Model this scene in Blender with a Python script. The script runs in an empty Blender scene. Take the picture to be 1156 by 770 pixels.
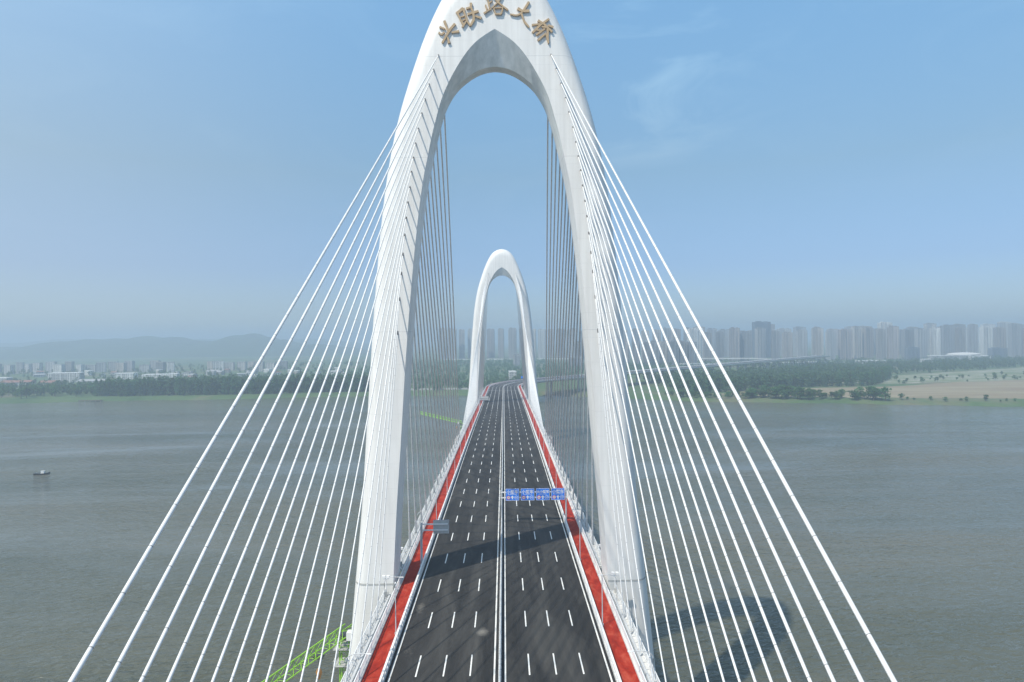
import bpy, math, random
import numpy as np
from mathutils import Vector, Matrix

random.seed(7)
R = math.radians
sc = bpy.context.scene
col = sc.collection

# ------------------------------------------------------------------ camera
FPX = 771.0                                   # focal length in photo pixels (24 mm on a 36 mm wide frame)
CAMX, CAMZ = 1.05, 44.0
cd = bpy.data.cameras.new('camera')
cd.sensor_width = 36.0
cd.lens = 24.0
cd.clip_start = 0.5
cd.clip_end = 60000.0
cam = bpy.data.objects.new('camera', cd)
col.objects.link(cam)
cam.matrix_world = (Matrix.Translation((CAMX, 0, CAMZ)) @ Matrix.Rotation(R(-0.669), 4, 'Z')
                    @ Matrix.Rotation(R(90 - 0.22), 4, 'X') @ Matrix.Rotation(-0.0115, 4, 'Z'))
sc.camera = cam

# ------------------------------------------------------------------ sky and sun
TO_SUN = Vector((-0.512, -0.502, 1.0)).normalized()
SUN_EL = math.asin(TO_SUN.z)
SUN_AZ = math.atan2(TO_SUN.x, TO_SUN.y)
W = bpy.data.worlds.new('World')
sc.world = W
W.use_nodes = True
nt = W.node_tree
nt.nodes.clear()
wo = nt.nodes.new('ShaderNodeOutputWorld')
bg = nt.nodes.new('ShaderNodeBackground')
sky = nt.nodes.new('ShaderNodeTexSky')
sky.sky_type = 'NISHITA'
sky.sun_disc = False
sky.sun_elevation = SUN_EL
sky.sun_rotation = SUN_AZ % (2 * math.pi)
sky.altitude = 0
sky.air_density = 1.0
sky.dust_density = 0.4
sky.ozone_density = 1.0
bg.inputs['Strength'].default_value = 0.15
tc = nt.nodes.new('ShaderNodeTexCoord')
mp = nt.nodes.new('ShaderNodeMapping')
mp.inputs['Scale'].default_value = (2.0, 2.0, 6.0)
mp.inputs['Location'].default_value = (3.1, 0.7, 0.35)
nz = nt.nodes.new('ShaderNodeTexNoise')
nz.inputs['Scale'].default_value = 2.1
nz.inputs['Detail'].default_value = 8
nz.inputs['Roughness'].default_value = 0.62
nz.inputs['Distortion'].default_value = 0.9
rp = nt.nodes.new('ShaderNodeValToRGB')
rp.color_ramp.elements[0].position = 0.47
rp.color_ramp.elements[0].color = (0, 0, 0, 1)
rp.color_ramp.elements[1].position = 0.80
rp.color_ramp.elements[1].color = (0.33, 0.33, 0.33, 1)
mx = nt.nodes.new('ShaderNodeMixRGB')
mx.inputs['Color2'].default_value = (5.4, 6.0, 6.8, 1)
L = nt.links.new
L(tc.outputs['Generated'], mp.inputs['Vector'])
L(mp.outputs['Vector'], nz.inputs['Vector'])
L(nz.outputs['Fac'], rp.inputs['Fac'])
CLOUD_DIR = Vector(((735 - 569) / FPX, 1.0, (382 - 95) / FPX)).normalized()
vd = nt.nodes.new('ShaderNodeVectorMath')
vd.operation = 'DISTANCE'
vd.inputs[1].default_value = CLOUD_DIR
L(tc.outputs['Generated'], vd.inputs[0])
mr = nt.nodes.new('ShaderNodeMapRange')
mr.interpolation_type = 'SMOOTHSTEP'
for k_, v_ in ((1, 0.0), (2, 0.20), (3, 1.0), (4, 0.16)):
    mr.inputs[k_].default_value = v_
L(vd.outputs['Value'], mr.inputs[0])
cm = nt.nodes.new('ShaderNodeMath')
cm.operation = 'MULTIPLY'
L(rp.outputs['Color'], cm.inputs[0])
L(mr.outputs[0], cm.inputs[1])
L(cm.outputs[0], mx.inputs['Fac'])
L(sky.outputs['Color'], mx.inputs['Color1'])
tint = nt.nodes.new('ShaderNodeMixRGB')
tint.blend_type = 'MULTIPLY'
tint.inputs['Fac'].default_value = 1.0
sepz = nt.nodes.new('ShaderNodeSeparateXYZ')
L(tc.outputs['Generated'], sepz.inputs[0])
zr = nt.nodes.new('ShaderNodeValToRGB')
while len(zr.color_ramp.elements) < 5:
    zr.color_ramp.elements.new(0.5)
for e_, (p_, c_) in zip(zr.color_ramp.elements, ((0.0, (0.37, 0.46, 0.63)), (0.10, (0.43, 0.515, 0.675)), (0.23, (0.655, 0.745, 0.73)),
                                                 (0.44, (0.97, 1.25, 1.22)), (0.66, (1.30, 1.34, 1.10)))):
    e_.position = p_
    e_.color = c_ + (1,)
L(sepz.outputs['Z'], zr.inputs['Fac'])
L(zr.outputs['Color'], tint.inputs['Color2'])
L(mx.outputs['Color'], tint.inputs['Color1'])
side = nt.nodes.new('ShaderNodeMapRange')               # air is paler towards the sun's side
side.interpolation_type = 'SMOOTHSTEP'
for k_, v_ in ((1, -0.05), (2, -0.75), (3, 0.0), (4, 1.0)):
    side.inputs[k_].default_value = v_
L(sepz.outputs['X'], side.inputs[0])
pale = nt.nodes.new('ShaderNodeMixRGB')
pale.blend_type = 'ADD'
pale.inputs['Color2'].default_value = (0.75, 0.55, 0.25, 1)
L(side.outputs[0], pale.inputs['Fac'])
L(tint.outputs['Color'], pale.inputs['Color1'])
L(pale.outputs['Color'], bg.inputs['Color'])
L(bg.outputs['Background'], wo.inputs['Surface'])

sl = bpy.data.lights.new('sun', 'SUN')
sl.energy = 3.9
sl.angle = R(0.8)
sl.color = (1.0, 0.93, 0.80)
so = bpy.data.objects.new('sun', sl)
col.objects.link(so)
so.location = (-200, -200, 300)
so.rotation_euler = (-TO_SUN).to_track_quat('-Z', 'Y').to_euler()

sc.view_settings.view_transform = 'Standard'
sc.view_settings.look = 'None'
sc.view_settings.exposure = 0.25
sc.view_settings.gamma = 1.0
sc.view_settings.use_curve_mapping = False
sc.render.engine = 'CYCLES'
sc.cycles.use_denoising = True
sc.cycles.denoising_input_passes = 'RGB_ALBEDO_NORMAL'
sc.cycles.denoising_prefilter = 'ACCURATE'
sc.cycles.use_adaptive_sampling = False
sc.cycles.max_bounces = 6
sc.cycles.diffuse_bounces = 3
sc.cycles.glossy_bounces = 2
sc.cycles.volume_bounces = 1
sc.cycles.transparent_max_bounces = 8
HAZE_DENSITY = 0.00040

WATER_Z, LAND_Z = -33.0, -29.0

# ------------------------------------------------------------------ materials
def nodes_of(name):
    m = bpy.data.materials.new(name)
    m.use_nodes = True
    t = m.node_tree
    return m, t, t.nodes['Principled BSDF']


def N(t, kind, **kw):
    n = t.nodes.new('ShaderNode' + kind)
    for k, v in kw.items():
        if k.startswith('i_'):
            n.inputs[k[2:]].default_value = v
        else:
            setattr(n, k, v)
    return n


def coords(t, scale=(1, 1, 1), space='Object'):
    c = N(t, 'TexCoord')
    m = N(t, 'Mapping')
    m.inputs['Scale'].default_value = scale
    t.links.new(c.outputs[space], m.inputs['Vector'])
    return m.outputs['Vector']


def noise(t, scale, map_scale=(1, 1, 1), detail=4, rough=0.55, dist=0.0):
    n = N(t, 'TexNoise')
    n.inputs['Scale'].default_value = scale
    n.inputs['Detail'].default_value = detail
    n.inputs['Roughness'].default_value = rough
    n.inputs['Distortion'].default_value = dist
    t.links.new(coords(t, map_scale), n.inputs['Vector'])
    return n.outputs['Fac']


def ramp(t, fac, stops):
    r = N(t, 'ValToRGB')
    e = r.color_ramp.elements
    while len(e) < len(stops):
        e.new(0.5)
    for k, (p, c) in enumerate(stops):
        e[k].position = p
        e[k].color = (c, c, c, 1) if isinstance(c, (int, float)) else tuple(c) + (1,)
    t.links.new(fac, r.inputs['Fac'])
    return r.outputs['Color']


def mix(t, fac, a, b, mode='MIX'):
    m = N(t, 'MixRGB', blend_type=mode)
    for sock, v in (('Fac', fac), ('Color1', a), ('Color2', b)):
        if isinstance(v, (int, float)):
            m.inputs[sock].default_value = v if sock == 'Fac' else (v, v, v, 1)
        elif isinstance(v, tuple):
            m.inputs[sock].default_value = v + (1,)
        else:
            t.links.new(v, m.inputs[sock])
    return m.outputs['Color']


def math_(t, op, a, b=None, c=None):
    n = N(t, 'Math', operation=op)
    for k, v in enumerate((a, b, c)):
        if v is None:
            continue
        if isinstance(v, (int, float)):
            n.inputs[k].default_value = v
        else:
            t.links.new(v, n.inputs[k])
    return n.outputs[0]


def bump(t, bsdf, height, strength, dist=0.05):
    b = N(t, 'Bump')
    b.inputs['Strength'].default_value = strength
    b.inputs['Distance'].default_value = dist
    t.links.new(height, b.inputs['Height'])
    t.links.new(b.outputs['Normal'], bsdf.inputs['Normal'])


def plain(name, c, rough=0.6, var=0.12, scale=0.8, metal=0.0, spec=None):
    m, t, b = nodes_of(name)
    f = noise(t, scale, detail=5)
    lo = tuple(v * (1 - var) for v in c)
    hi = tuple(min(1, v * (1 + var)) for v in c)
    t.links.new(ramp(t, f, [(0.3, lo), (0.7, hi)]), b.inputs['Base Color'])
    b.inputs['Roughness'].default_value = rough
    b.inputs['Metallic'].default_value = metal
    if spec is not None:
        b.inputs['Specular IOR Level'].default_value = spec
    return m


M = {}


def tower_material():
    m, t, b = nodes_of('painted_concrete')
    geo = N(t, 'TexCoord')
    sep = N(t, 'SeparateXYZ')
    t.links.new(geo.outputs['Object'], sep.inputs[0])
    z = sep.outputs['Z']
    # faint pour joints every 4.4 m and panel seams across the face
    fz = math_(t, 'FRACT', math_(t, 'DIVIDE', z, 4.4))
    seam = math_(t, 'LESS_THAN', fz, 0.011)
    strong = None
    for zz in (94.0, 76.2, 45.4):
        s = math_(t, 'LESS_THAN', math_(t, 'ABSOLUTE', math_(t, 'SUBTRACT', z, zz)), 0.05)
        strong = s if strong is None else math_(t, 'MAXIMUM', strong, s)
    dirt = noise(t, 0.5, (2.4, 2.4, 0.10), detail=6, rough=0.6)
    blot = noise(t, 0.10, detail=4)
    c = ramp(t, blot, [(0.3, (0.775, 0.765, 0.75)), (0.7, (0.835, 0.825, 0.81))])
    d = ramp(t, dirt, [(0.35, 0.85), (0.62, 1.0)])
    c = mix(t, 0.75, c, d, 'MULTIPLY')
    c = mix(t, math_(t, 'MULTIPLY', seam, 0.34), c, (0.5, 0.5, 0.5))
    c = mix(t, math_(t, 'MULTIPLY', strong, 0.45), c, (0.45, 0.46, 0.47))
    t.links.new(c, b.inputs['Base Color'])
    b.inputs['Roughness'].default_value = 0.5
    bump(t, b, noise(t, 1.5, detail=6), 0.10, 0.05)
    return m


def soffit_material():
    m, t, b = nodes_of('bare_concrete')
    f = noise(t, 0.5, (1.6, 1.6, 0.25), detail=7, rough=0.65)
    t.links.new(ramp(t, f, [(0.3, (0.62, 0.645, 0.63)), (0.7, (0.88, 0.885, 0.87))]), b.inputs['Base Color'])
    b.inputs['Roughness'].default_value = 0.75
    bump(t, b, noise(t, 1.1, detail=6), 0.15, 0.05)
    return m


def asphalt_material():
    m, t, b = nodes_of('asphalt')
    streak = noise(t, 0.55, (1.0, 0.03, 1.0), detail=5, rough=0.6)
    wide = noise(t, 0.20, (1.0, 0.16, 1.0), detail=7, rough=0.68, dist=0.9)
    fine = noise(t, 6.0, detail=3)
    c = ramp(t, streak, [(0.3, (0.013, 0.0127, 0.0123)), (0.72, (0.034, 0.0325, 0.031))])
    c = mix(t, ramp(t, wide, [(0.44, 0.0), (0.70, 0.62)]), c, (0.092, 0.088, 0.081))
    # pale dust left on the new surfacing around s = 102
    tcn = N(t, 'TexCoord')
    sep = N(t, 'SeparateXYZ')
    t.links.new(tcn.outputs['Object'], sep.inputs[0])
    blot = None
    for (px, py, rx, ry, k) in ((-2.7, 102.3, 1.1, 1.7, 0.42), (-13.1, 112.0, 0.9, 3.5, 0.30),
                                (3.9, 141.0, 0.8, 9.0, 0.25), (-13.0, 97.0, 1.6, 4.5, 0.2), (-4.4, 262.0, 1.0, 6.0, 0.25)):
        dx = math_(t, 'POWER', math_(t, 'DIVIDE', math_(t, 'SUBTRACT', sep.outputs['X'], px), rx), 2.0)
        dy = math_(t, 'POWER', math_(t, 'DIVIDE', math_(t, 'SUBTRACT', sep.outputs['Y'], py), ry), 2.0)
        g = math_(t, 'MULTIPLY', math_(t, 'EXPONENT', math_(t, 'MULTIPLY', math_(t, 'ADD', dx, dy), -1.0)), k)
        blot = g if blot is None else math_(t, 'ADD', blot, g)
    rough_edge = ramp(t, math_(t, 'ADD', blot, math_(t, 'MULTIPLY', noise(t, 1.1, detail=7, rough=0.75, dist=1.4), 0.5)), [(0.42, 0.0), (0.80, 0.8)])
    c = mix(t, rough_edge, c, (0.30, 0.28, 0.25))
    c = mix(t, 0.35, c, ramp(t, fine, [(0.2, 0.55), (0.8, 1.0)]), 'MULTIPLY')
    t.links.new(c, b.inputs['Base Color'])
    b.inputs['Roughness'].default_value = 0.82
    b.inputs['Specular IOR Level'].default_value = 0.35
    bump(t, b, fine, 0.25, 0.01)
    return m


def red_material():
    m, t, b = nodes_of('red_surfacing')
    a = noise(t, 0.7, (1, 0.45, 1), detail=7, rough=0.7, dist=0.6)
    f = noise(t, 7.0, detail=2)
    c = ramp(t, a, [(0.34, (0.24, 0.016, 0.007)), (0.50, (0.36, 0.025, 0.009)), (0.66, (0.46, 0.075, 0.042))])
    c = mix(t, 0.25, c, ramp(t, f, [(0.2, 0.6), (0.8, 1.0)]), 'MULTIPLY')
    t.links.new(c, b.inputs['Base Color'])
    b.inputs['Roughness'].default_value = 0.85
    b.inputs['Specular IOR Level'].default_value = 0.2
    return m


def wave_noise(t, scale, ms, rot):
    n = N(t, 'TexNoise')
    n.inputs['Scale'].default_value = scale
    n.inputs['Detail'].default_value = 2
    n.inputs['Roughness'].default_value = 0.5
    n.inputs['Distortion'].default_value = 0.5
    c = N(t, 'TexCoord')
    a = N(t, 'Mapping')
    a.inputs['Rotation'].default_value = (0, 0, -rot)
    m = N(t, 'Mapping')
    m.inputs['Scale'].default_value = ms
    t.links.new(c.outputs['Object'], a.inputs['Vector'])
    t.links.new(a.outputs['Vector'], m.inputs['Vector'])
    t.links.new(m.outputs['Vector'], n.inputs['Vector'])
    return n.outputs['Fac']


def water_material():
    m, t, b = nodes_of('river_water')
    big = noise(t, 0.004, (0.55, 1.6, 1), detail=5, rough=0.6, dist=0.5)
    streak = noise(t, 0.02, (0.18, 1.3, 1), detail=5, rough=0.6, dist=0.3)
    c = ramp(t, big, [(0.36, (0.080, 0.087, 0.063)), (0.64, (0.128, 0.124, 0.090))])
    c = mix(t, ramp(t, streak, [(0.50, 0.0), (0.75, 0.6)]), c, (0.165, 0.150, 0.115))
    t.links.new(c, b.inputs['Base Color'])
    rg = math_(t, 'ADD', math_(t, 'MULTIPLY', streak, 0.14), 0.03)
    t.links.new(rg, b.inputs['Roughness'])
    b.inputs['IOR'].default_value = 1.333
    rip = wave_noise(t, 0.50, (0.62, 1.45, 1), 0.35)
    swell = noise(t, 0.09, (0.8, 1.6, 1), detail=3, rough=0.5)
    h = math_(t, 'ADD', rip, math_(t, 'MULTIPLY', swell, 1.6))
    bn = N(t, 'Bump')
    bn.inputs['Distance'].default_value = 1.4
    gust = noise(t, 0.009, (0.35, 1.5, 1), detail=5, rough=0.65, dist=0.8)
    t.links.new(ramp(t, gust, [(0.36, 0.10), (0.66, 0.85)]), bn.inputs['Strength'])
    t.links.new(h, bn.inputs['Height'])
    t.links.new(bn.outputs['Normal'], b.inputs['Normal'])
    return m


def land_material():
    m, t, b = nodes_of('riverside_land')
    a = noise(t, 0.012, (1, 0.5, 1), detail=6, rough=0.6)
    f = noise(t, 0.11, detail=5)
    c = ramp(t, a, [(0.30, (0.045, 0.100, 0.028)), (0.50, (0.080, 0.140, 0.045)), (0.62, (0.15, 0.155, 0.085)), (0.8, (0.22, 0.19, 0.14))])
    c = mix(t, 0.5, c, ramp(t, f, [(0.2, 0.55), (0.8, 1.0)]), 'MULTIPLY')
    t.links.new(c, b.inputs['Base Color'])
    b.inputs['Roughness'].default_value = 0.95
    return m


def soil_material(name, stops, sx=0.006):
    m, t, b = nodes_of(name)
    a = noise(t, sx * 3, (0.35, 1.6, 1), detail=7, rough=0.65, dist=0.4)
    t.links.new(ramp(t, a, stops), b.inputs['Base Color'])
    b.inputs['Roughness'].default_value = 0.95
    return m


def leaf_material(name, dark, light):
    m, t, b = nodes_of(name)
    oi = N(t, 'ObjectInfo')
    f = noise(t, 0.35, detail=3, rough=0.7)
    c = ramp(t, f, [(0.32, dark), (0.68, light)])
    hv = N(t, 'HueSaturation')
    t.links.new(math_(t, 'ADD', math_(t, 'MULTIPLY', oi.outputs['Random'], 0.06), 0.47), hv.inputs['Hue'])
    t.links.new(math_(t, 'ADD', math_(t, 'MULTIPLY', oi.outputs['Random'], 0.5), 0.75), hv.inputs['Value'])
    t.links.new(c, hv.inputs['Color'])
    t.links.new(hv.outputs['Color'], b.inputs['Base Color'])
    b.inputs['Roughness'].default_value = 0.75
    b.inputs['Specular IOR Level'].default_value = 0.2
    tl = N(t, 'BsdfTranslucent')
    t.links.new(mix(t, 1.0, hv.outputs['Color'], (1.0, 1.0, 0.6), 'MULTIPLY'), tl.inputs['Color'])
    ms = N(t, 'MixShader')
    ms.inputs['Fac'].default_value = 0.42
    t.links.new(b.outputs[0], ms.inputs[1])
    t.links.new(tl.outputs[0], ms.inputs[2])
    t.links.new(ms.outputs[0], t.nodes['Material Output'].inputs['Surface'])
    return m


def facade_material(name, wall, glass=(0.10, 0.13, 0.16), pitch=3.6, floor=3.0, open_x=0.52, open_z=0.55, strip=0.0):
    m, t, b = nodes_of(name)
    tcn = N(t, 'TexCoord')
    sep = N(t, 'SeparateXYZ')
    t.links.new(tcn.outputs['Object'], sep.inputs[0])
    ns = N(t, 'SeparateXYZ')
    t.links.new(tcn.outputs['Normal'], ns.inputs[0])
    side = math_(t, 'GREATER_THAN', math_(t, 'ABSOLUTE', ns.outputs['X']), math_(t, 'ABSOLUTE', ns.outputs['Y']))
    u = math_(t, 'ADD', math_(t, 'MULTIPLY', side, sep.outputs['Y']),
              math_(t, 'MULTIPLY', math_(t, 'SUBTRACT', 1.0, side), sep.outputs['X']))
    fu = math_(t, 'FRACT', math_(t, 'ADD', math_(t, 'DIVIDE', u, pitch), 100.23))
    fz = math_(t, 'FRACT', math_(t, 'DIVIDE', sep.outputs['Z'], floor))
    win = math_(t, 'MULTIPLY', math_(t, 'LESS_THAN', fu, open_x), math_(t, 'LESS_THAN', math_(t, 'ABSOLUTE', math_(t, 'SUBTRACT', fz, 0.5)), open_z / 2))
    flat = math_(t, 'LESS_THAN', math_(t, 'ABSOLUTE', ns.outputs['Z']), 0.5)
    win = math_(t, 'MULTIPLY', win, flat)
    oi = N(t, 'ObjectInfo')
    hv = N(t, 'HueSaturation')
    hv.inputs['Color'].default_value = wall + (1,)
    t.links.new(math_(t, 'ADD', math_(t, 'MULTIPLY', oi.outputs['Random'], 0.6), 0.55), hv.inputs['Value'])
    recess_shade = ramp(t, noise(t, 0.16, (1, 1, 0.02), detail=3, rough=0.7), [(0.38, 0.45), (0.58, 1.0)])  # vertical bands darkening the wall colour, painted shade of recesses between bays
    c = mix(t, 1.0, hv.outputs['Color'], recess_shade, 'MULTIPLY')
    c = mix(t, win, c, glass)
    t.links.new(c, b.inputs['Base Color'])
    t.links.new(math_(t, 'SUBTRACT', 0.8, math_(t, 'MULTIPLY', win, 0.6)), b.inputs['Roughness'])
    return m


M['tower'] = tower_material()
M['soffit'] = soffit_material()
M['asphalt'] = asphalt_material()
M['red'] = red_material()
M['water'] = water_material()
M['land'] = land_material()
M['field'] = soil_material('dry_field_soil', [(0.3, (0.21, 0.155, 0.10)), (0.5, (0.24, 0.20, 0.125)), (0.62, (0.29, 0.25, 0.165)), (0.75, (0.14, 0.16, 0.07))])
M['lot'] = soil_material('pale_gravel', [(0.36, (0.10, 0.15, 0.06)), (0.50, (0.16, 0.19, 0.10)), (0.58, (0.36, 0.34, 0.29)), (0.68, (0.12, 0.16, 0.075))], 0.012)
M['grassbank'] = soil_material('bank_grass', [(0.3, (0.050, 0.105, 0.030)), (0.6, (0.085, 0.145, 0.045)), (0.8, (0.15, 0.15, 0.085))], 0.02)
M['hill'] = soil_material('wooded_hill', [(0.3, (0.030, 0.055, 0.026)), (0.7, (0.060, 0.095, 0.040))], 0.004)
M['concrete'] = plain('grey_concrete', (0.42, 0.42, 0.41), 0.8)
M['palecon'] = plain('pale_concrete', (0.62, 0.62, 0.61), 0.7, 0.10, 1.3)
M['white'] = plain('white_paint', (0.80, 0.80, 0.80), 0.45, 0.05)
M['marking'] = plain('road_marking_paint', (0.78, 0.78, 0.76), 0.6, 0.12, 2.5)
M['steel'] = plain('galvanised_steel', (0.52, 0.54, 0.56), 0.45, 0.12, 2.0, 0.0)
M['darksteel'] = plain('dark_steel', (0.07, 0.07, 0.075), 0.5, 0.15)
M['blackstrip'] = plain('strip_black', (0.012, 0.012, 0.013), 0.8)
M['signblue'] = plain('sign_blue', (0.010, 0.20, 0.82), 0.4, 0.04)
M['signback'] = plain('sign_aluminium', (0.46, 0.46, 0.45), 0.5, 0.08)
M['signred'] = plain('sign_red', (0.65, 0.03, 0.05), 0.4, 0.04)
M['bronze'] = plain('bronze_letters', (0.47, 0.335, 0.195), 0.55, 0.14, 1.6)
M['crane'] = plain('lime_green_paint', (0.30, 0.60, 0.05), 0.5, 0.08)
M['orange'] = plain('orange_paint', (0.42, 0.20, 0.05), 0.5)
M['hull'] = plain('dark_hull', (0.03, 0.035, 0.04), 0.5)
M['bark'] = plain('bark', (0.10, 0.08, 0.06), 0.9, 0.25)
M['roofred'] = plain('red_tile_roof', (0.24, 0.13, 0.10), 0.8)
M['roofgrey'] = plain('grey_roof', (0.32, 0.33, 0.34), 0.7)
M['leaf_poplar'] = leaf_material('poplar_leaves', (0.045, 0.115, 0.048), (0.110, 0.215, 0.090))
M['leaf_bush'] = leaf_material('bush_leaves', (0.050, 0.120, 0.040), (0.130, 0.235, 0.080))
M['leaf_mass'] = leaf_material('forest_leaves', (0.045, 0.120, 0.055), (0.110, 0.215, 0.095))
M['f_beige'] = facade_material('beige_facade', (0.56, 0.52, 0.47))
M['f_grey'] = facade_material('grey_facade', (0.45, 0.46, 0.47), pitch=4.0)
M['f_tan'] = facade_material('tan_facade', (0.42, 0.38, 0.34), pitch=3.4, open_x=0.6)
M['f_blue'] = facade_material('blue_grey_facade', (0.30, 0.35, 0.40), (0.07, 0.10, 0.14), 2.4, 3.4, 0.78, 0.8)
M['f_white'] = facade_material('white_facade', (0.76, 0.76, 0.74), pitch=4.2, open_x=0.45)
M['f_pink'] = facade_material('pink_brown_facade', (0.46, 0.41, 0.39), pitch=3.8)


def cable_material():
    m, t, b = nodes_of('white_cable_sheath')
    tcn = N(t, 'UVMap')
    sep = N(t, 'SeparateXYZ')
    t.links.new(tcn.outputs['UV'], sep.inputs[0])
    ring = math_(t, 'LESS_THAN', math_(t, 'FRACT', math_(t, 'DIVIDE', sep.outputs['Y'], 2.6)), 0.022)
    spot = noise(t, 2.0, detail=4)
    c = ramp(t, spot, [(0.3, (0.68, 0.685, 0.69)), (0.7, (0.75, 0.75, 0.75))])
    c = mix(t, math_(t, 'MULTIPLY', ring, 0.8), c, (0.2, 0.2, 0.21))
    t.links.new(c, b.inputs['Base Color'])
    b.inputs['Roughness'].default_value = 0.35
    return m


M['cable'] = cable_material()


# ------------------------------------------------------------------ mesh helpers
def tag(o, label=None, cat=None, group=None, kind=None):
    if label: o['label'] = label
    if cat: o['category'] = cat
    if group: o['group'] = group
    if kind: o['kind'] = kind
    return o


def empty(name, loc=(0, 0, 0), rz=0.0):
    o = bpy.data.objects.new(name, None)
    o.empty_display_size = 0.5
    o.location = loc
    o.rotation_euler = (0, 0, rz)
    col.objects.link(o)
    return o


def link_mesh(name, me, mat, parent=None, loc=None):
    if mat is not None and len(me.materials) == 0:
        me.materials.append(mat)
    o = bpy.data.objects.new(name, me)
    col.objects.link(o)
    if parent is not None:
        o.parent = parent
    if loc is not None:
        o.location = loc
    return o


def smooth_by_angle(me, deg):
    import bmesh
    bm = bmesh.new()
    bm.from_mesh(me)
    lim = R(deg)
    for f in bm.faces:
        f.smooth = True
    for e in bm.edges:
        if len(e.link_faces) == 2 and e.calc_face_angle(0.0) > lim:
            e.smooth = False
    bm.to_mesh(me)
    bm.free()


class MB:
    def __init__(self):
        self.v, self.f, self.uv = [], [], None

    def add(self, vs, fs):
        n = len(self.v)
        self.v += [tuple(p) for p in vs]
        self.f += [tuple(i + n for i in q) for q in fs]
        return self

    def box(self, c, s):
        x, y, z = c
        a, b, d = s[0] / 2, s[1] / 2, s[2] / 2
        return self.add([(x + i * a, y + j * b, z + k * d) for i in (-1, 1) for j in (-1, 1) for k in (-1, 1)],
                        [(0, 1, 3, 2), (4, 6, 7, 5), (0, 4, 5, 1), (2, 3, 7, 6), (0, 2, 6, 4), (1, 5, 7, 3)])

    def bar(self, p, q, w, h=None, up=(0, 0, 1)):
        """box along p -> q"""
        h = h or w
        p, q = Vector(p), Vector(q)
        d = (q - p).normalized()
        s = d.cross(Vector(up))
        if s.length < 1e-4:
            s = d.cross(Vector((1, 0, 0)))
        s.normalize()
        u = s.cross(d)
        vs = []
        for e in (p, q):
            for i, j in ((-1, -1), (1, -1), (1, 1), (-1, 1)):
                vs.append(e + s * (i * w / 2) + u * (j * h / 2))
        return self.add(vs, [(3, 2, 1, 0), (4, 5, 6, 7), (0, 1, 5, 4), (1, 2, 6, 5), (2, 3, 7, 6), (3, 0, 4, 7)])

    def tube(self, pts, r, n=8):
        pts = [Vector(p) for p in pts]
        rs = r if isinstance(r, (list, tuple)) else [r] * len(pts)
        rings = []
        ref = Vector((0, 0, 1))
        for k, p in enumerate(pts):
            d = (pts[min(k + 1, len(pts) - 1)] - pts[max(k - 1, 0)]).normalized()
            s = d.cross(ref)
            if s.length < 1e-3:
                s = d.cross(Vector((1, 0, 0)))
            s.normalize()
            u = s.cross(d)
            rings.append([p + (s * math.cos(a) + u * math.sin(a)) * rs[k] for a in [2 * math.pi * i / n for i in range(n)]])
        vs = [v for g in rings for v in g]
        fs = []
        for k in range(len(rings) - 1):
            for i in range(n):
                j = (i + 1) % n
                fs.append((k * n + i, k * n + j, (k + 1) * n + j, (k + 1) * n + i))
        fs.append(tuple(range(n - 1, -1, -1)))
        fs.append(tuple((len(rings) - 1) * n + i for i in range(n)))
        return self.add(vs, fs)

    def disc(self, c, r, n=20, axis='y', t=0.02):
        x, y, z = c
        vs = [(x + r * math.cos(a), y, z + r * math.sin(a)) for a in [2 * math.pi * i / n for i in range(n)]]
        vs += [(p[0], y + t, p[2]) for p in vs]
        fs = [tuple(range(n)), tuple(range(2 * n - 1, n - 1, -1))] + [(i, i + n, (i + 1) % n + n, (i + 1) % n) for i in range(n)]
        return self.add(vs, fs)

    def mesh(self, name):
        me = bpy.data.meshes.new(name)
        me.from_pydata(self.v, [], self.f)
        me.update()
        return me

    def build(self, name, mat, parent=None, smooth=None, loc=None):
        me = self.mesh(name)
        if smooth:
            smooth_by_angle(me, smooth)
        return link_mesh(name, me, mat, parent, loc)


# ------------------------------------------------------------------ the bridge's line in plan and elevation
S_CURVE, RAD, TURN = 705.0, 330.0, R(42)


def deck_z(s):
    if s < 200: return 0.0
    if s < 400: return -0.016 * (s - 200) ** 2 / 400
    if s < 860: return -1.6 - 0.016 * (s - 400)
    if s < 1000: return -8.96 - 0.016 * ((s - 860) - (s - 860) ** 2 / 280)
    return -10.08


def line(s):
    """centre point and heading"""
    if s < S_CURVE: return 0.0, s, 0.0
    a = (s - S_CURVE) / RAD
    if a < TURN:
        return RAD * (1 - math.cos(a)), S_CURVE + RAD * math.sin(a), a
    k = s - S_CURVE - RAD * TURN
    return RAD * (1 - math.cos(TURN)) + k * math.sin(TURN), S_CURVE + RAD * math.sin(TURN) + k * math.cos(TURN), TURN


def at(s, lat, h=0.0):
    x, y, a = line(s)
    return (x + lat * math.cos(a), y - lat * math.sin(a), deck_z(s) + h)


def stations(s0, s1):
    out, s = [], s0
    while s < s1 - 1e-6:
        out.append(s)
        s += 20 if s < 190 or s > 1060 else 8
    out.append(s1)
    return out


def sweep(mb, prof, s0, s1, closed=True, o=(0, 0, 0)):
    st = stations(s0, s1)
    n = len(prof)
    vs = [tuple(a - b for a, b in zip(at(s, l, h), o)) for s in st for (l, h) in prof]
    fs = []
    for k in range(len(st) - 1):
        for i in range(n if closed else n - 1):
            j = (i + 1) % n
            fs.append((k * n + i, (k + 1) * n + i, (k + 1) * n + j, k * n + j))
    if closed:
        fs.append(tuple(range(n)))
        fs.append(tuple((len(st) - 1) * n + i for i in range(n - 1, -1, -1)))
    return mb.add(vs, fs)


def rect(l0, l1, h0, h1):
    return [(l0, h0), (l0, h1), (l1, h1), (l1, h0)]


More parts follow.
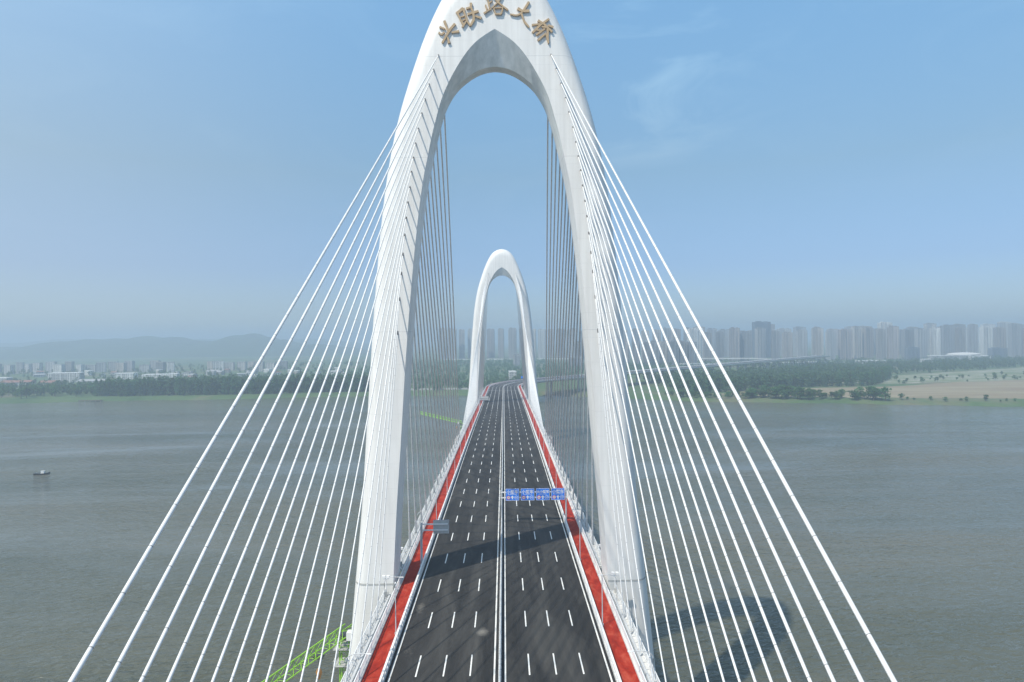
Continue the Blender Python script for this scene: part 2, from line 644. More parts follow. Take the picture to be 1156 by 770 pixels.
# ------------------------------------------------------------------ ground, water, hills
SHORE = [(-9000, 300), (-4000, 620), (-1500, 830), (-658, 892), (-300, 926), (-72, 937), (60, 905), (204, 822), (303, 776),
         (420, 738), (538, 706), (800, 640), (1500, 430), (4000, -250), (9000, -1600)]


def shore_y(x):
    for (x0, y0), (x1, y1) in zip(SHORE, SHORE[1:]):
        if x0 <= x <= x1:
            return y0 + (y1 - y0) * (x - x0) / (x1 - x0)
    return SHORE[-1][1]


def bank_wobble(x):
    return 5 * math.sin(x * 0.021) + 3.2 * math.sin(x * 0.067 + 1.3) + 2.0 * math.sin(x * 0.19 + 0.4)


wm = MB().add([(-14000, -6000, WATER_Z), (14000, -6000, WATER_Z), (14000, 3000, WATER_Z), (-14000, 3000, WATER_Z)], [(0, 1, 2, 3)])
tag(wm.build('river_water', M['water']), kind='structure')

xs = [-9000, -6000, -4000, -2500, -1700, -1200] + list(range(-1000, 1300, 8)) + [1400, 1800, 2500, 4000, 6000, 9000]
rows = [(-6, WATER_Z - 1.2), (5, WATER_Z + 0.7), (16, LAND_Z - 1.4), (34, LAND_Z), (120, LAND_Z), (700, LAND_Z), (16000, LAND_Z)]
gv, gf = [], []
for x in xs:
    y0 = shore_y(x) + (bank_wobble(x) if abs(x) < 1100 else 0)
    for k, (dy, z) in enumerate(rows):
        gv.append((x * (1.0 if k < 6 else 1.9), y0 + dy if k < 6 else 14000, z))
nr = len(rows)
for i in range(len(xs) - 1):
    for k in range(nr - 1):
        a = i * nr + k
        gf.append((a, a + nr, a + nr + 1, a + 1))
tag(MB().add(gv, gf).build('ground', M['land']), kind='structure')


def strip(name, mat, pts, z):
    """flat sheet between two polylines [(x, y_near, y_far)]"""
    vs, fs = [], []
    for (x, a, b) in pts:
        vs += [(x, a, z), (x, b, z)]
    for i in range(len(pts) - 1):
        fs.append((2 * i, 2 * i + 2, 2 * i + 3, 2 * i + 1))
    return tag(MB().add(vs, fs).build(name, mat), kind='structure')


# grass ledge on the left bank, dry field and pale lot on the right bank
strip('grass_bank', M['grassbank'], [(x, shore_y(x) + bank_wobble(x) + 35, shore_y(x) + 52) for x in range(-980, 180, 20)], LAND_Z + 0.05)
strip('field', M['field'], [(x, shore_y(x) + 46 + bank_wobble(x * 1.3), 860 + 0.33 * (x - 240) + 14 * math.sin(x * 0.02)) for x in range(240, 1200, 20)], LAND_Z + 0.05)
strip('gravel_lot', M['lot'], [(x, 985 + 0.16 * (x - 480) + 6 * math.sin(x * 0.05), 1080 + 0.55 * (x - 480)) for x in range(500, 1300, 20)], LAND_Z + 0.10)


def hills(name, x0, x1, y0, depth, peaks, seed):
    rng = np.random.RandomState(seed)
    nx, ny = 150, 26
    ph = rng.rand(12) * 6.28
    vs, fs = [], []
    for i in range(nx):
        x = x0 + (x1 - x0) * i / (nx - 1)
        for j in range(ny):
            v = j / (ny - 1)
            y = y0 + depth * v
            h = 0
            for (px, w, hh) in peaks:
                h = max(h, hh * math.exp(-((x - px) / w) ** 2)) if False else h + hh * math.exp(-((x - px) / w) ** 2)
            prof = math.sin(math.pi * v) ** 0.8
            wob = 1 + 0.10 * math.sin(x * 0.011 + ph[0] + 3 * v) + 0.06 * math.sin(x * 0.031 + ph[1]) + 0.05 * math.sin(x * 0.07 + y * 0.01 + ph[2])
            vs.append((x, y, LAND_Z - 2 + h * prof * wob + 1.5 * rng.rand()))
    for i in range(nx - 1):
        for j in range(ny - 1):
            a = i * ny + j
            fs.append((a, a + ny, a + ny + 1, a + 1))
    return tag(MB().add(vs, fs).build(name, M['hill'], smooth=80), kind='structure')


hills('hills', -3600, -650, 3300, 1500, [(-2950, 260, 52), (-2350, 330, 88), (-1900, 280, 62), (-1480, 230, 84), (-1120, 200, 40), (-1750, 900, 12)], 3)
hills('hills', -6200, -600, 5400, 2200, [(-5000, 700, 70), (-3900, 600, 100), (-2600, 600, 108), (-1700, 420, 70)], 5)

# ------------------------------------------------------------------ air
hz = MB().box((0, 4000, 55), (30000, 21000, 190)).build('haze', None)
hm = bpy.data.materials.new('haze_air')
hm.use_nodes = True
hm.node_tree.nodes.clear()
ho = hm.node_tree.nodes.new('ShaderNodeOutputMaterial')
hv = hm.node_tree.nodes.new('ShaderNodeVolumePrincipled')
hv.inputs['Color'].default_value = (0.59, 0.72, 0.88, 1)
hv.inputs['Density'].default_value = HAZE_DENSITY
hv.inputs['Anisotropy'].default_value = 0.15
hm.node_tree.links.new(hv.outputs['Volume'], ho.inputs['Volume'])
hz.data.materials.append(hm)
tag(hz, kind='stuff')

# ------------------------------------------------------------------ road surface and its markings
S0, S1, S_END = -70.0, 657.0, 2050.0
rm = MB()
sweep(rm, [(-14.6, 0.0), (14.6, 0.0)], S0, S_END, closed=False)
road = tag(rm.build('road', M['asphalt']), kind='structure')
lm = MB()
for lat in (-14.35, -0.72, 0.72, 14.35):
    sweep(lm, [(lat - 0.11, 0.006), (lat + 0.11, 0.006)], S0, S_END, closed=False)
for lat in (-11.0, -7.4, -3.9, 3.9, 7.4, 11.0):
    s = 92.0 - 15 * 10
    while s < 446:
        sweep(lm, [(lat - 0.095, 0.006), (lat + 0.095, 0.006)], s - 3, s + 3, closed=False)
        s += 15
    sweep(lm, [(lat - 0.09, 0.006), (lat + 0.09, 0.006)], 447, S_END, closed=False)
lm.add([at(650.6, -14, 0.012), at(650.6, 14, 0.012), at(651.6, 14, 0.012), at(651.6, -14, 0.012)], [(0, 1, 2, 3)])
lm.build('lane_marking', M['marking'], road)
gm = MB()
sweep(gm, [(-14.85, 0.003), (-14.6, 0.003)], S0, S_END, closed=False)
sweep(gm, [(14.6, 0.003), (14.85, 0.003)], S0, S_END, closed=False)
sweep(gm, [(0.18, 0.009), (0.52, 0.009)], S0, S_END, closed=False)  # plain black band along the right of the median barrier
gm.build('gutter_and_median_strip', M['blackstrip'], road)
for sd in (-1, 1):
    pm = MB()
    sweep(pm, [(sd * 15.36, 0.02), (sd * 17.85, 0.02)], S0, 1000, closed=False)
    tag(pm.build('cycle_path', M['red']), kind='structure')

# ------------------------------------------------------------------ deck
deck = tag(empty('bridge_deck', (0, 0, 0)), 'long straight bridge deck carrying eight lanes between the white cable fans', 'bridge deck')
d = MB()
sweep(d, [(-18.45, -0.03), (18.45, -0.03), (18.45, -0.7), (14.5, -3.4), (-14.5, -3.4), (-18.45, -0.7)], S0, S1)
d.build('box_girder', M['palecon'], deck)
for sd in (-1, 1):
    k = MB()
    sweep(k, rect(sd * 17.86, sd * 18.42, -0.02, 0.30), S0, S1)
    k.build('coping', M['palecon'], deck)
    e = MB()
    for a, b in ((S0, 118.6), (131.4, 498.6), (511.4, S1)):
        sweep(e, [(sd * 18.47, -0.10), (sd * 20.0, -0.10), (sd * 20.0, -0.55), (sd * 18.47, -0.65)], a, b)
    e.build('service_walkway', M['palecon'], deck)
    c = MB()                                        # cable tray and pipe lying on the service walkway
    for a, b in ((S0, 118.0), (132.0, 498.0), (512.0, S1)):
        sweep(c, rect(sd * 19.0, sd * 19.3, -0.08, 0.15), a, b)
        sweep(c, rect(sd * 18.62, sd * 18.72, -0.08, 0.05), a, b)
    c.build('cable_tray', M['steel'], deck)

via = tag(empty('viaduct', at(S1, 0)), 'curved grey concrete approach viaduct bending right behind the far tower', 'viaduct')
d = MB()
o = at(S1, 0)
sweep(d, [(-18.45, -0.03), (18.45, -0.03), (18.45, -0.6), (13.0, -2.6), (-13.0, -2.6), (-18.45, -0.6)], S1 + 0.5, S_END, o=o)
d.build('girder', M['palecon'], via)
for sd in (-1, 1):
    k = MB()
    sweep(k, rect(sd * 17.86, sd * 18.40, -0.02, 0.95), S1 + 0.5, S_END, o=o)
    k.build('parapet', M['palecon'], via)
s = S1 + 40
while s < S_END:
    a, b = at(s, -9, -2.4), at(s, 9, -2.4)
    p = MB()
    for q in (a, b):
        p.tube([(q[0] - o[0], q[1] - o[1], q[2] - o[2]), (q[0] - o[0], q[1] - o[1], LAND_Z - 5 - o[2])], 1.25, 12)
    p.bar(tuple(Vector(at(s, -11, -3.0)) - Vector(o)), tuple(Vector(at(s, 11, -3.0)) - Vector(o)), 2.4, 1.0)
    p.build('pier', M['concrete'], via, smooth=40)
    s += 38


# ------------------------------------------------------------------ crash barriers and railings
def barrier(label, lat, s_from, s_to, solid_to):
    o = at(s_from, lat)
    t = tag(empty('crash_barrier', o), label, 'crash barrier', 'white crash barriers along the carriageways')
    b = MB()
    sweep(b, rect(lat - 0.20, lat + 0.20, 0.004, 0.30), s_from, s_to, o=o)
    b.build('base_kerb', M['palecon' if lat else 'concrete'], t)
    for (h, w, hh) in ((1.05, 0.30 if lat else 0.16, 0.14), (0.70, 0.16, 0.12)):
        r_ = MB()
        sweep(r_, rect(lat - w / 2, lat + w / 2, h - hh / 2, h + hh / 2), s_from, s_to, o=o)
        r_.build('rail', M['white' if lat else 'steel'], t)
    pm = MB()
    pm.bar((0, -0.16, 0.29), (0, 0.0, 0.99), 0.16, 0.12, (1, 0, 0))
    pm.box((0, 0.0, 0.66), (0.34, 0.10, 0.5))
    me = pm.mesh('post')
    me.materials.append(M['white'])
    s, n = max(66.0, s_from), 0
    while n < 100:
        p = bpy.data.objects.new('post', me)
        col.objects.link(p)
        p.parent = t
        q = at(s, lat)
        p.location = (q[0] - o[0], q[1] - o[1], q[2] - o[2])
        s += 1.5
        n += 1
    far = MB()
    while s < solid_to:
        q = at(s, lat)
        far.box((q[0] - o[0], q[1] - o[1], q[2] - o[2] + 0.62), (0.30, 0.14, 0.70))
        s += 1.5 if s < 400 else 3.0
    tag(far.build('post', M['white'], t), kind='stuff')
    return t


barrier('white steel crash barrier between the left lanes and the left red path', -15.08, S0, 1000, 800)
barrier('white steel crash barrier down the median between the two carriageways', 0.0, S0, S_END, 800)
barrier('white steel crash barrier between the right lanes and the right red path', 15.08, S0, 1000, 800)


def railing(label, lat, spans, h0, top, dense, hand, group, lattice=False):
    o = at(spans[0][0], lat)
    t = tag(empty('railing', o), label, 'railing', group)
    hb, ib, bal = MB(), MB(), MB()
    for (a, b) in spans:
        sweep(hb, rect(lat - hand / 2, lat + hand / 2, top - 0.06, top + 0.05), a, b, o=o)
        sweep(ib, rect(lat - 0.03, lat + 0.03, h0 + 0.10, h0 + 0.16), a, b, o=o)
        s = max(a, 60.0)
        while s < b and s < 640:
            q = at(s, lat)
            bal.box((q[0] - o[0], q[1] - o[1], q[2] - o[2] + (h0 + top) / 2), (0.035, 0.045, top - h0 - 0.1))
            s += dense if s < 220 else dense * 3
    hb.build('handrail', M['white'], t)
    ib.build('lower_rail', M['white'], t)
    bal.build('baluster_panel', M['white'], t)
    if lattice:
        for (a, b) in spans:
            lt = MB()
            s, k = max(a, 60.0), 0
            while s < b - 2 and s < 640:
                for (l0, l1) in ((lat, lat - 0.55 * (1 if lat > 0 else -1)),):
                    p, q = (at(s, l0, h0), at(s + 2, l0, top)) if k % 2 else (at(s, l0, top), at(s + 2, l0, h0))
                    lt.bar(tuple(Vector(p) - Vector(o)), tuple(Vector(q) - Vector(o)), 0.09, 0.05)
                    p, q = at(s, l1, h0 + 0.02), at(s, l0, h0 + 0.75)
                    lt.bar(tuple(Vector(p) - Vector(o)), tuple(Vector(q) - Vector(o)), 0.08, 0.08)
                k += 1
                s += 2
            lt.build('lattice_brace', M['white'], t)
    pm = MB().box((0, 0, (h0 + top) / 2), (0.10, 0.10, top - h0))
    me = pm.mesh('post')
    me.materials.append(M['white'])
    n = 0
    far = MB()
    for (a, b) in spans:
        s = max(a, 70.0) + 0.4
        while s < b and s < 700:
            q = at(s, lat)
            if n < 100:
                p = bpy.data.objects.new('post', me)
                col.objects.link(p)
                p.parent = t
                p.location = (q[0] - o[0], q[1] - o[1], q[2] - o[2])
                n += 1
            else:
                far.box((q[0] - o[0], q[1] - o[1], q[2] - o[2] + (h0 + top) / 2), (0.12, 0.12, top - h0))
            s += 2.0
    tag(far.build('post', M['white'], t), kind='stuff')


ALL = [(S0, S1)]
GAPS = [(S0, 118.4), (131.6, 498.4), (511.6, S1)]
for sd, nm in ((-1, 'left'), (1, 'right')):
    railing(f'white railing with close balusters beside the {nm} red path', sd * 18.14, ALL, 0.30, 1.35, 0.16, 0.14, 'white railings beside the red paths')
    railing(f'white outer fence on the {nm} edge of the deck where the cables land', sd * 19.9, GAPS, -0.10, 1.15, 0.22, 0.10, 'outer fences on the deck edges', True)

# ------------------------------------------------------------------ towers
F_PTS = [(21.7, -34), (20.7, -20), (19.8, -9), (19.07, 0.2), (18.36, 14), (17.6, 23), (17.0, 32.1), (16.2, 43), (15.2, 53.9), (14.1, 64.3),
         (12.9, 72.7), (12.1, 76), (11.5, 79.35), (10.17, 84.3), (9.34, 87.1), (7.34, 91.2), (4.6, 95.4), (2.3, 97.4), (0, 98.8)]
M_PTS = [(21.2, -34), (20.2, -20), (19.3, -9), (18.7, 0.2), (18.1, 14), (17.3, 22), (16.5, 31.7), (15.75, 43), (14.8, 54.3), (13.75, 65.6),
         (12.3, 74), (11.63, 77.1), (11.1, 79.9), (9.45, 85.3), (8.55, 87.2), (7.0, 89.7), (4.4, 91.8), (2.2, 92.9), (0, 93.2)]
O_PTS = [(29.5, -34), (28.2, -18.4), (26.6, -0.9), (25.1, 13.3), (24.5, 22.5), (23.4, 37.4), (22.6, 48.5), (21.3, 62.7), (20.1, 72), (19.1, 77.6),
         (17.9, 83.2), (16.3, 88.7), (14.4, 94.3), (12.36, 99.9), (9.7, 105.4), (7.2, 109.3), (3.8, 111.8), (0, 112.5)]


def curve(pts, n, smooth_end):
    p = [Vector((a, b)) for a, b in pts]
    ends = [p[0] * 2 - p[1]] + p + [Vector((-p[-2].x, p[-2].y)) if smooth_end else p[-1] * 2 - p[-2]]
    out = []
    for i in range(1, len(ends) - 2):
        p0, p1, p2, p3 = ends[i - 1:i + 3]
        for k in range(24):
            t = k / 24
            out.append(0.5 * ((2 * p1) + (p2 - p0) * t + (2 * p0 - 5 * p1 + 4 * p2 - p3) * t * t + (3 * p1 - p0 - 3 * p2 + p3) * t ** 3))
    out.append(p[-1].copy())
    a = np.array([(q.x, q.y) for q in out])
    for _ in range(220):
        b = a.copy()
        b[1:-1] = 0.25 * a[:-2] + 0.5 * a[1:-1] + 0.25 * a[2:]
        if smooth_end:
            b[-1, 1] = 0.5 * a[-1, 1] + 0.5 * a[-2, 1] if _ < 30 else a[-1, 1]
            b[-1, 0] = 0
        a = b
    return a


def resample(a, zs_lo, z_fan, nfan):
    out = []
    for z in zs_lo:
        out.append((float(np.interp(z, a[:, 1], a[:, 0])), z))
    hi = a[a[:, 1] >= z_fan]
    first = np.array([[np.interp(z_fan, a[:, 1], a[:, 0]), z_fan]])
    hi = np.vstack([first, hi])
    ln = np.concatenate([[0], np.cumsum(np.hypot(*np.diff(hi, axis=0).T))])
    for k in range(nfan + 1):
        t = ln[-1] * k / nfan
        out.append((float(np.interp(t, ln, hi[:, 0])), float(np.interp(t, ln, hi[:, 1]))))
    return out


ZLO = [-34, -28, -22, -16, -10, -5, 0, 5, 10, 15, 20, 25, 30, 35, 40, 45, 50, 55, 60, 64, 68]
Fc = resample(curve(F_PTS, 0, False), ZLO, 71.0, 30)
Mc = resample(curve(M_PTS, 0, True), ZLO, 71.0, 30)
Oc = resample(curve(O_PTS, 0, True), ZLO, 71.0, 30)
HD = 4.0                                                 # half depth of the legs


def half_width(pts, z):
    a = np.array(sorted((p[1], p[0]) for p in pts))
    return float(np.interp(z, a[:, 0], a[:, 1]))


def tower_sections():
    secs = []
    arc = [R(a) for a in range(0, 181, 15)]
    for (f, m_, o_) in zip(Fc, Mc, Oc):
        f2, m2, o2 = Vector(f), Vector(m_), Vector(o_)
        w = o2 - f2
        ring = [(f2, -HD), (f2 + w * 0.33, -HD)]
        for a in arc:
            ring.append((f2 + w * (0.63 + 0.37 * math.sin(a) ** 0.9 if a not in (0,) else 0.63), -HD * math.cos(a)))
        ring += [(f2 + w * 0.33, HD), (f2, HD), (m2, 1.3), (m2, -1.3)]
        secs.append([(p.x, y, p.y) for p, y in ring])
    left = [[(-x, y, z) for x, y, z in s] for s in secs]
    return secs + left[-2::-1]


def tower_mesh():
    secs = tower_sections()
    n = len(secs[0])
    vs = [p for s in secs for p in s]
    fs, soffit = [], []
    for k in range(len(secs) - 1):
        for i in range(n):
            j = (i + 1) % n
            fs.append((k * n + i, k * n + j, (k + 1) * n + j, (k + 1) * n + i))
            soffit.append(i >= n - 4)
    fs.append(tuple(range(n - 1, -1, -1)))
    fs.append(tuple((len(secs) - 1) * n + i for i in range(n)))
    me = bpy.data.meshes.new('pylon_arch')
    me.from_pydata(vs, [], fs)
    me.materials.append(M['tower'])
    me.materials.append(M['soffit'])
    for k, f in enumerate(soffit):
        z = sum(vs[i][2] for i in fs[k]) / 4
        me.polygons[k].material_index = 1 if (f and z > 77) else 0
    me.update()
    smooth_by_angle(me, 24)
    return me


arch_me = tower_mesh()


def face_xz(u, v):                                       # photo pixel on the near tower's flat front face -> metres on that face
    return (u - (562.3 + 0.0115 * (v - 382))) * 0.15694, 44 + (382 - v) * 0.15694


def character(tower, strokes, scale, ox, oy, label):
    mb = MB()
    for n, (pts, w0, w1) in enumerate(strokes):
        q = [Vector(face_xz(ox + a / scale, oy + b / scale)) for a, b in pts]
        dense = []
        for i in range(len(q) - 1):
            for k in range(5):
                dense.append(q[i].lerp(q[i + 1], k / 5))
        dense.append(q[-1])
        for _ in range(3):
            dense = [dense[0]] + [(dense[i - 1] + dense[i] * 2 + dense[i + 1]) / 4 for i in range(1, len(dense) - 1)] + [dense[-1]]
        px = 0.15694 / scale
        y1 = -HD - 0.005
        y0 = -HD - 0.30 - 0.004 * n
        lft, rgt = [], []
        m = len(dense)
        for i, p in enumerate(dense):
            d_ = (dense[min(i + 1, m - 1)] - dense[max(i - 1, 0)]).normalized()
            nn = Vector((-d_.y, d_.x))
            t = i / (m - 1)
            w = (w0 + (w1 - w0) * t) * 0.66 * px / 2 * (1.0 + 0.10 * math.sin(9 * t + n))
            lft.append(p + nn * w)
            rgt.append(p - nn * w)
        vs = [(p.x, y0, p.y) for p in lft + rgt] + [(p.x, y1, p.y) for p in lft + rgt]
        fs = []
        for i in range(m - 1):
            fs.append((i, i + 1, m + i + 1, m + i))
            fs.append((2 * m + i, 3 * m + i, 3 * m + i + 1, 2 * m + i + 1))
            fs.append((i, 2 * m + i, 2 * m + i + 1, i + 1))
            fs.append((m + i, m + i + 1, 3 * m + i + 1, 3 * m + i))
        fs.append((0, m, 3 * m, 2 * m))
        fs.append((m - 1, 3 * m - 1, 4 * m - 1, 2 * m - 1))
        mb.add(vs, fs)
    return tag(mb.build('bronze_character', M['bronze'], tower), label)


def make_tower(loc, label, letters):
    t = tag(empty('bridge_tower', loc), label, 'bridge tower', 'white arch towers of the bridge')
    link_mesh('pylon_arch', arch_me, None, t)
    for sd in (-1, 1):
        xi, xo = half_width(F_PTS, 0.0), half_width(O_PTS, 0.0)
        # grey joint band round the leg just at deck level
        j = MB()
        w = xo - xi
        ring = [(xi - 0.04, -HD - 0.04)] + [(xi + w * (0.63 + 0.37 * math.sin(R(a)) ** 0.9) + 0.04, -(HD + 0.04) * math.cos(R(a))) for a in range(0, 181, 15)] + [(xi - 0.04, HD + 0.04)]
        n = len(ring)
        vs = [(sd * x, y, z) for z in (0.55, 0.85) for x, y in ring]
        j.add(vs, [(i, i + 1, n + i + 1, n + i) for i in range(n - 1)])
        j.build('joint_band', M['signback'], t, smooth=40)
        p = MB().box((sd * 25.6, 0, WATER_Z - loc[2] + 1.2), (20, 20, 5.5))
        p.build('pile_cap', M['concrete'], t)
    MB().box((0, 0, -6.4), (40.0, 5.2, 5.0)).build('cross_beam', M['palecon'], t)
    if letters:
        character(t, [([(235, 335), (270, 430), (300, 500)], 58, 42), ([(162, 432), (250, 468)], 44, 30), ([(150, 520), (190, 560), (238, 515)], 40, 40),
                      ([(405, 385), (320, 480), (205, 685)], 58, 48), ([(350, 522), (468, 505)], 34, 62), ([(288, 590), (312, 690)], 30, 62)], 14, 485, 0,
                  'leftmost bronze character of six separate brush strokes')
        character(t, [([(428, 228), (535, 140)], 62, 62), ([(535, 140), (560, 240), (600, 330)], 58, 40), ([(450, 235), (500, 340), (545, 420)], 44, 44),
                      ([(520, 440), (600, 320)], 44, 34), ([(490, 285), (560, 262)], 24, 24), ([(515, 340), (575, 315)], 26, 22),
                      ([(655, 58), (655, 130), (690, 210)], 56, 44), ([(580, 150), (650, 130)], 44, 40), ([(600, 240), (775, 190)], 46, 54),
                      ([(690, 210), (705, 320), (645, 420)], 58, 52), ([(645, 420), (582, 325)], 44, 34), ([(722, 268), (820, 300)], 36, 56)], 14, 485, 0,
                  'second bronze character, dense, tilted left')
        character(t, [([(225, -170), (262, -20)], 60, 56), ([(225, -180), (430, -205)], 60, 60), ([(430, -205), (405, -25)], 62, 56), ([(255, -25), (410, -35)], 52, 52),
                      ([(300, -20), (340, 150), (375, 300)], 80, 70), ([(235, 190), (285, 350)], 70, 60), ([(185, 465), (420, 315)], 84, 66), ([(345, 140), (460, 60)], 60, 46),
                      ([(640, -240), (570, -110), (470, -40)], 70, 54), ([(590, -150), (790, -180)], 56, 62), ([(790, -180), (690, 60), (440, 300)], 74, 56),
                      ([(560, 20), (720, 180), (965, 365)], 70, 82), ([(500, 305), (570, 500)], 66, 62), ([(560, 490), (750, 492)], 70, 70), ([(745, 500), (800, 300)], 74, 66),
                      ([(500, 300), (805, 285)], 54, 54)], 28.9, 540, 0, 'topmost bronze character, dense, over the arch point')
        character(t, [([(520, 48), (455, 150), (400, 225), (330, 265), (225, 240)], 52, 30), ([(340, 150), (420, 195), (525, 190)], 62, 58),
                      ([(402, 235), (445, 360), (520, 445)], 46, 40)], 14, 560, 0, 'fourth bronze character of three sweeping strokes')
        character(t, [([(565, 412), (700, 398)], 40, 44), ([(838, 318), (700, 410), (575, 535)], 44, 50), ([(662, 342), (765, 405)], 56, 44),
                      ([(625, 490), (705, 500)], 34, 30), ([(632, 570), (775, 470)], 46, 40), ([(658, 655), (790, 545)], 50, 40), ([(755, 395), (820, 460), (885, 525)], 46, 46),
                      ([(820, 420), (905, 450)], 46, 50), ([(815, 470), (815, 600), (828, 705)], 54, 34), ([(720, 440), (810, 455)], 40, 40), ([(790, 560), (826, 700)], 40, 28)], 14, 560, 0,
                  'rightmost bronze character, dense, tilted right')
    return t


T1 = (0, 125.0, 0)
T2 = (0, 505.0, -2.4)
make_tower(T1, 'near white arch tower with bronze characters over its pointed opening', True)
make_tower(T2, 'far white arch tower seen small through the near arch', False)

# ------------------------------------------------------------------ stay cables
HX = [9.96, 10.86, 11.67, 12.43, 13.03, 13.65, 14.17, 14.58, 14.96, 15.28, 15.66, 15.99, 16.29, 16.64, 16.94, 17.32, 17.72]
HZ = [94.2, 91.7, 89.1, 86.5, 84.0, 81.3, 78.7, 76.2, 73.7, 71.0, 68.3, 65.6, 62.6, 59.2, 55.8, 51.3, 45.3]
SIDE = [-18.0, -11.5, -5.0, 1.5, 8.0, 14.5, 21.0, 28.0, 36.0, 45.0, 54.5, 64.5, 75.0, 85.5, 94.0, 101.0, 107.0]
MAIN = [308.0 - 10.2 * i for i in range(17)]
ORD = ['outermost', 'second', 'third', 'fourth', 'fifth', 'sixth', 'seventh', 'eighth', 'ninth', 'tenth', 'eleventh', 'twelfth',
       'thirteenth', 'fourteenth', 'fifteenth', 'sixteenth', 'innermost']


def cable(top, bot, r, label, group):
    a, b = Vector(top), Vector(bot)
    ln = (b - a).length
    dirn = (b - a).normalized()
    # hanging line with a slight sag; empty-free: the cable itself is the thing
    n, k = 14, 10
    ref = dirn.cross(Vector((0, 0, 1))).normalized()
    up = ref.cross(dirn)
    vs, fs, uvs = [], [], []
    for i in range(n + 1):
        t = i / n
        p = dirn * (ln * t) + Vector((0, 0, -ln * 0.0022 * 4 * t * (1 - t)))
        for j in range(k):
            q = 2 * math.pi * j / k
            vs.append(p + (ref * math.cos(q) + up * math.sin(q)) * r)
    for i in range(n):
        for j in range(k):
            j2 = (j + 1) % k
            fs.append((i * k + j, i * k + j2, (i + 1) * k + j2, (i + 1) * k + j))
            uvs += [(j / k, ln * i / n), ((j + 1) / k, ln * i / n), ((j + 1) / k, ln * (i + 1) / n), (j / k, ln * (i + 1) / n)]
    me = bpy.data.meshes.new('stay_cable')
    me.from_pydata([tuple(v) for v in vs], [], fs)
    uvl = me.uv_layers.new(name='UVMap')
    flat = [c for uv in uvs for c in uv]
    uvl.data.foreach_set('uv', flat)
    for p in me.polygons:
        p.use_smooth = True
    o = link_mesh('stay_cable', me, M['cable'], None, a)
    tag(o, label, 'stay cable', group)
    MB().tube([dirn * -0.25, dirn * 0.5], r * 1.25, 10).build('tower_socket', M['darksteel'], o, smooth=40)
    MB().tube([dirn * (ln - 3.4), dirn * (ln + 0.2)], [r * 1.25, r * 1.45], 10).build('deck_sleeve', M['steel'], o, smooth=40)
    return o


for near in (True, False):
    T = T1 if near else T2
    for span in ('side', 'main'):
        for sd, nm in ((-1, 'left'), (1, 'right')):
            for i in range(17):
                if near:
                    sa = SIDE[i] if span == 'side' else MAIN[i]
                    dy = -HD if span == 'side' else HD
                else:
                    sa = 505 + (125 - SIDE[i]) * 1.0 if span == 'side' else 630 - MAIN[i]
                    dy = HD if span == 'side' else -HD
                if sa > S1 - 1: sa = S1 - 1 - 0.4 * (16 - i) * 0 - i * 0.8
                top = (sd * HX[i], T[1] + dy, T[2] + HZ[i])
                bx, by, bz = at(sa, sd * 19.4, 0.25)
                where = ("near tower's" if near else "far tower's")
                fan = ('camera-side' if span == 'side' else 'mid-span') if near else ('mid-span' if span == 'main' else 'far-side')
                grp = f"stay cables of the {where.replace(chr(39) + 's', '')} {nm} {fan} fan"
                lab = f"white stay cable, {ORD[i]} in the {where} {nm} {fan} fan"
                cable(top, (bx, by, bz), (0.107 - 0.0010 * i) if span == 'side' and near else (0.17 if near else 0.14), lab, grp)

# ------------------------------------------------------------------ lamps on the deck
def slim_pole_parts(root):
    MB().tube([(0, 0, 0.25), (0, 0, 7.6)], [0.09, 0.06], 8).build('pole', M['steel'], root, smooth=40)
    MB().box((0, 0, 0.14), (0.34, 0.34, 0.24)).build('base_plate', M['steel'], root)
    MB().box((0, 0, 7.68), (0.18, 0.42, 0.14)).build('lamp_head', M['white'], root)


def goose_parts(root):
    pts = [(0, 0, 0), (0, 0, 3.2)] + [(1.5 - 1.5 * math.cos(R(a)), 0, 3.2 + 0.95 * math.sin(R(a))) for a in range(15, 91, 15)] + [(2.6, 0, 4.12)]
    MB().tube(pts, 0.06, 8).build('gooseneck', M['steel'], root, smooth=50)
    MB().box((2.85, 0, 4.10), (0.75, 0.24, 0.09)).build('lamp_head', M['white'], root)
    MB().box((0, 0, 0.05), (0.3, 0.3, 0.1)).build('base_plate', M['steel'], root)


def flood_parts(root):
    MB().tube([(0, 0, 0), (0, 0, 3.1)], 0.08, 8).build('pole', M['white'], root, smooth=40)
    MB().box((0, 0, 2.95), (0.9, 0.08, 0.08)).build('crossbar', M['white'], root)
    for x in (-0.36, 0.36):
        MB().box((x, 0.05, 3.28), (0.50, 0.55, 0.40)).build('floodlight', M['white'], root)
    MB().box((0.15, -0.30, 0.45), (0.6, 0.4, 0.8)).build('control_box', M['signback'], root)


def copy_thing(src, loc, rz):
    r = src.copy()
    col.objects.link(r)
    r.location, r.rotation_euler = loc, (0, 0, rz)
    for c in src.children:
        k = c.copy()
        col.objects.link(k)
        k.parent = r
    return r


NTH = ['first', 'second', 'third', 'fourth', 'fifth', 'sixth', 'seventh', 'eighth', 'ninth', 'tenth', 'eleventh', 'twelfth', 'thirteenth',
       'fourteenth', 'fifteenth', 'sixteenth', 'seventeenth', 'eighteenth', 'nineteenth', 'twentieth']


def nth(i):
    if i < 20: return NTH[i]
    tens = {2: 'twenty', 3: 'thirty', 4: 'forty', 5: 'fifty', 6: 'sixty', 7: 'seventy', 8: 'eighty', 9: 'ninety'}
    n = i + 1
    if n < 100:
        return {2: 'twentieth', 3: 'thirtieth', 4: 'fortieth', 5: 'fiftieth', 6: 'sixtieth', 7: 'seventieth', 8: 'eightieth', 9: 'ninetieth'}[n // 10] if n % 10 == 0 \
            else tens[n // 10] + '-' + NTH[n % 10 - 1]
    return 'hundredth' if n == 100 else 'hundred and ' + nth(n - 101)


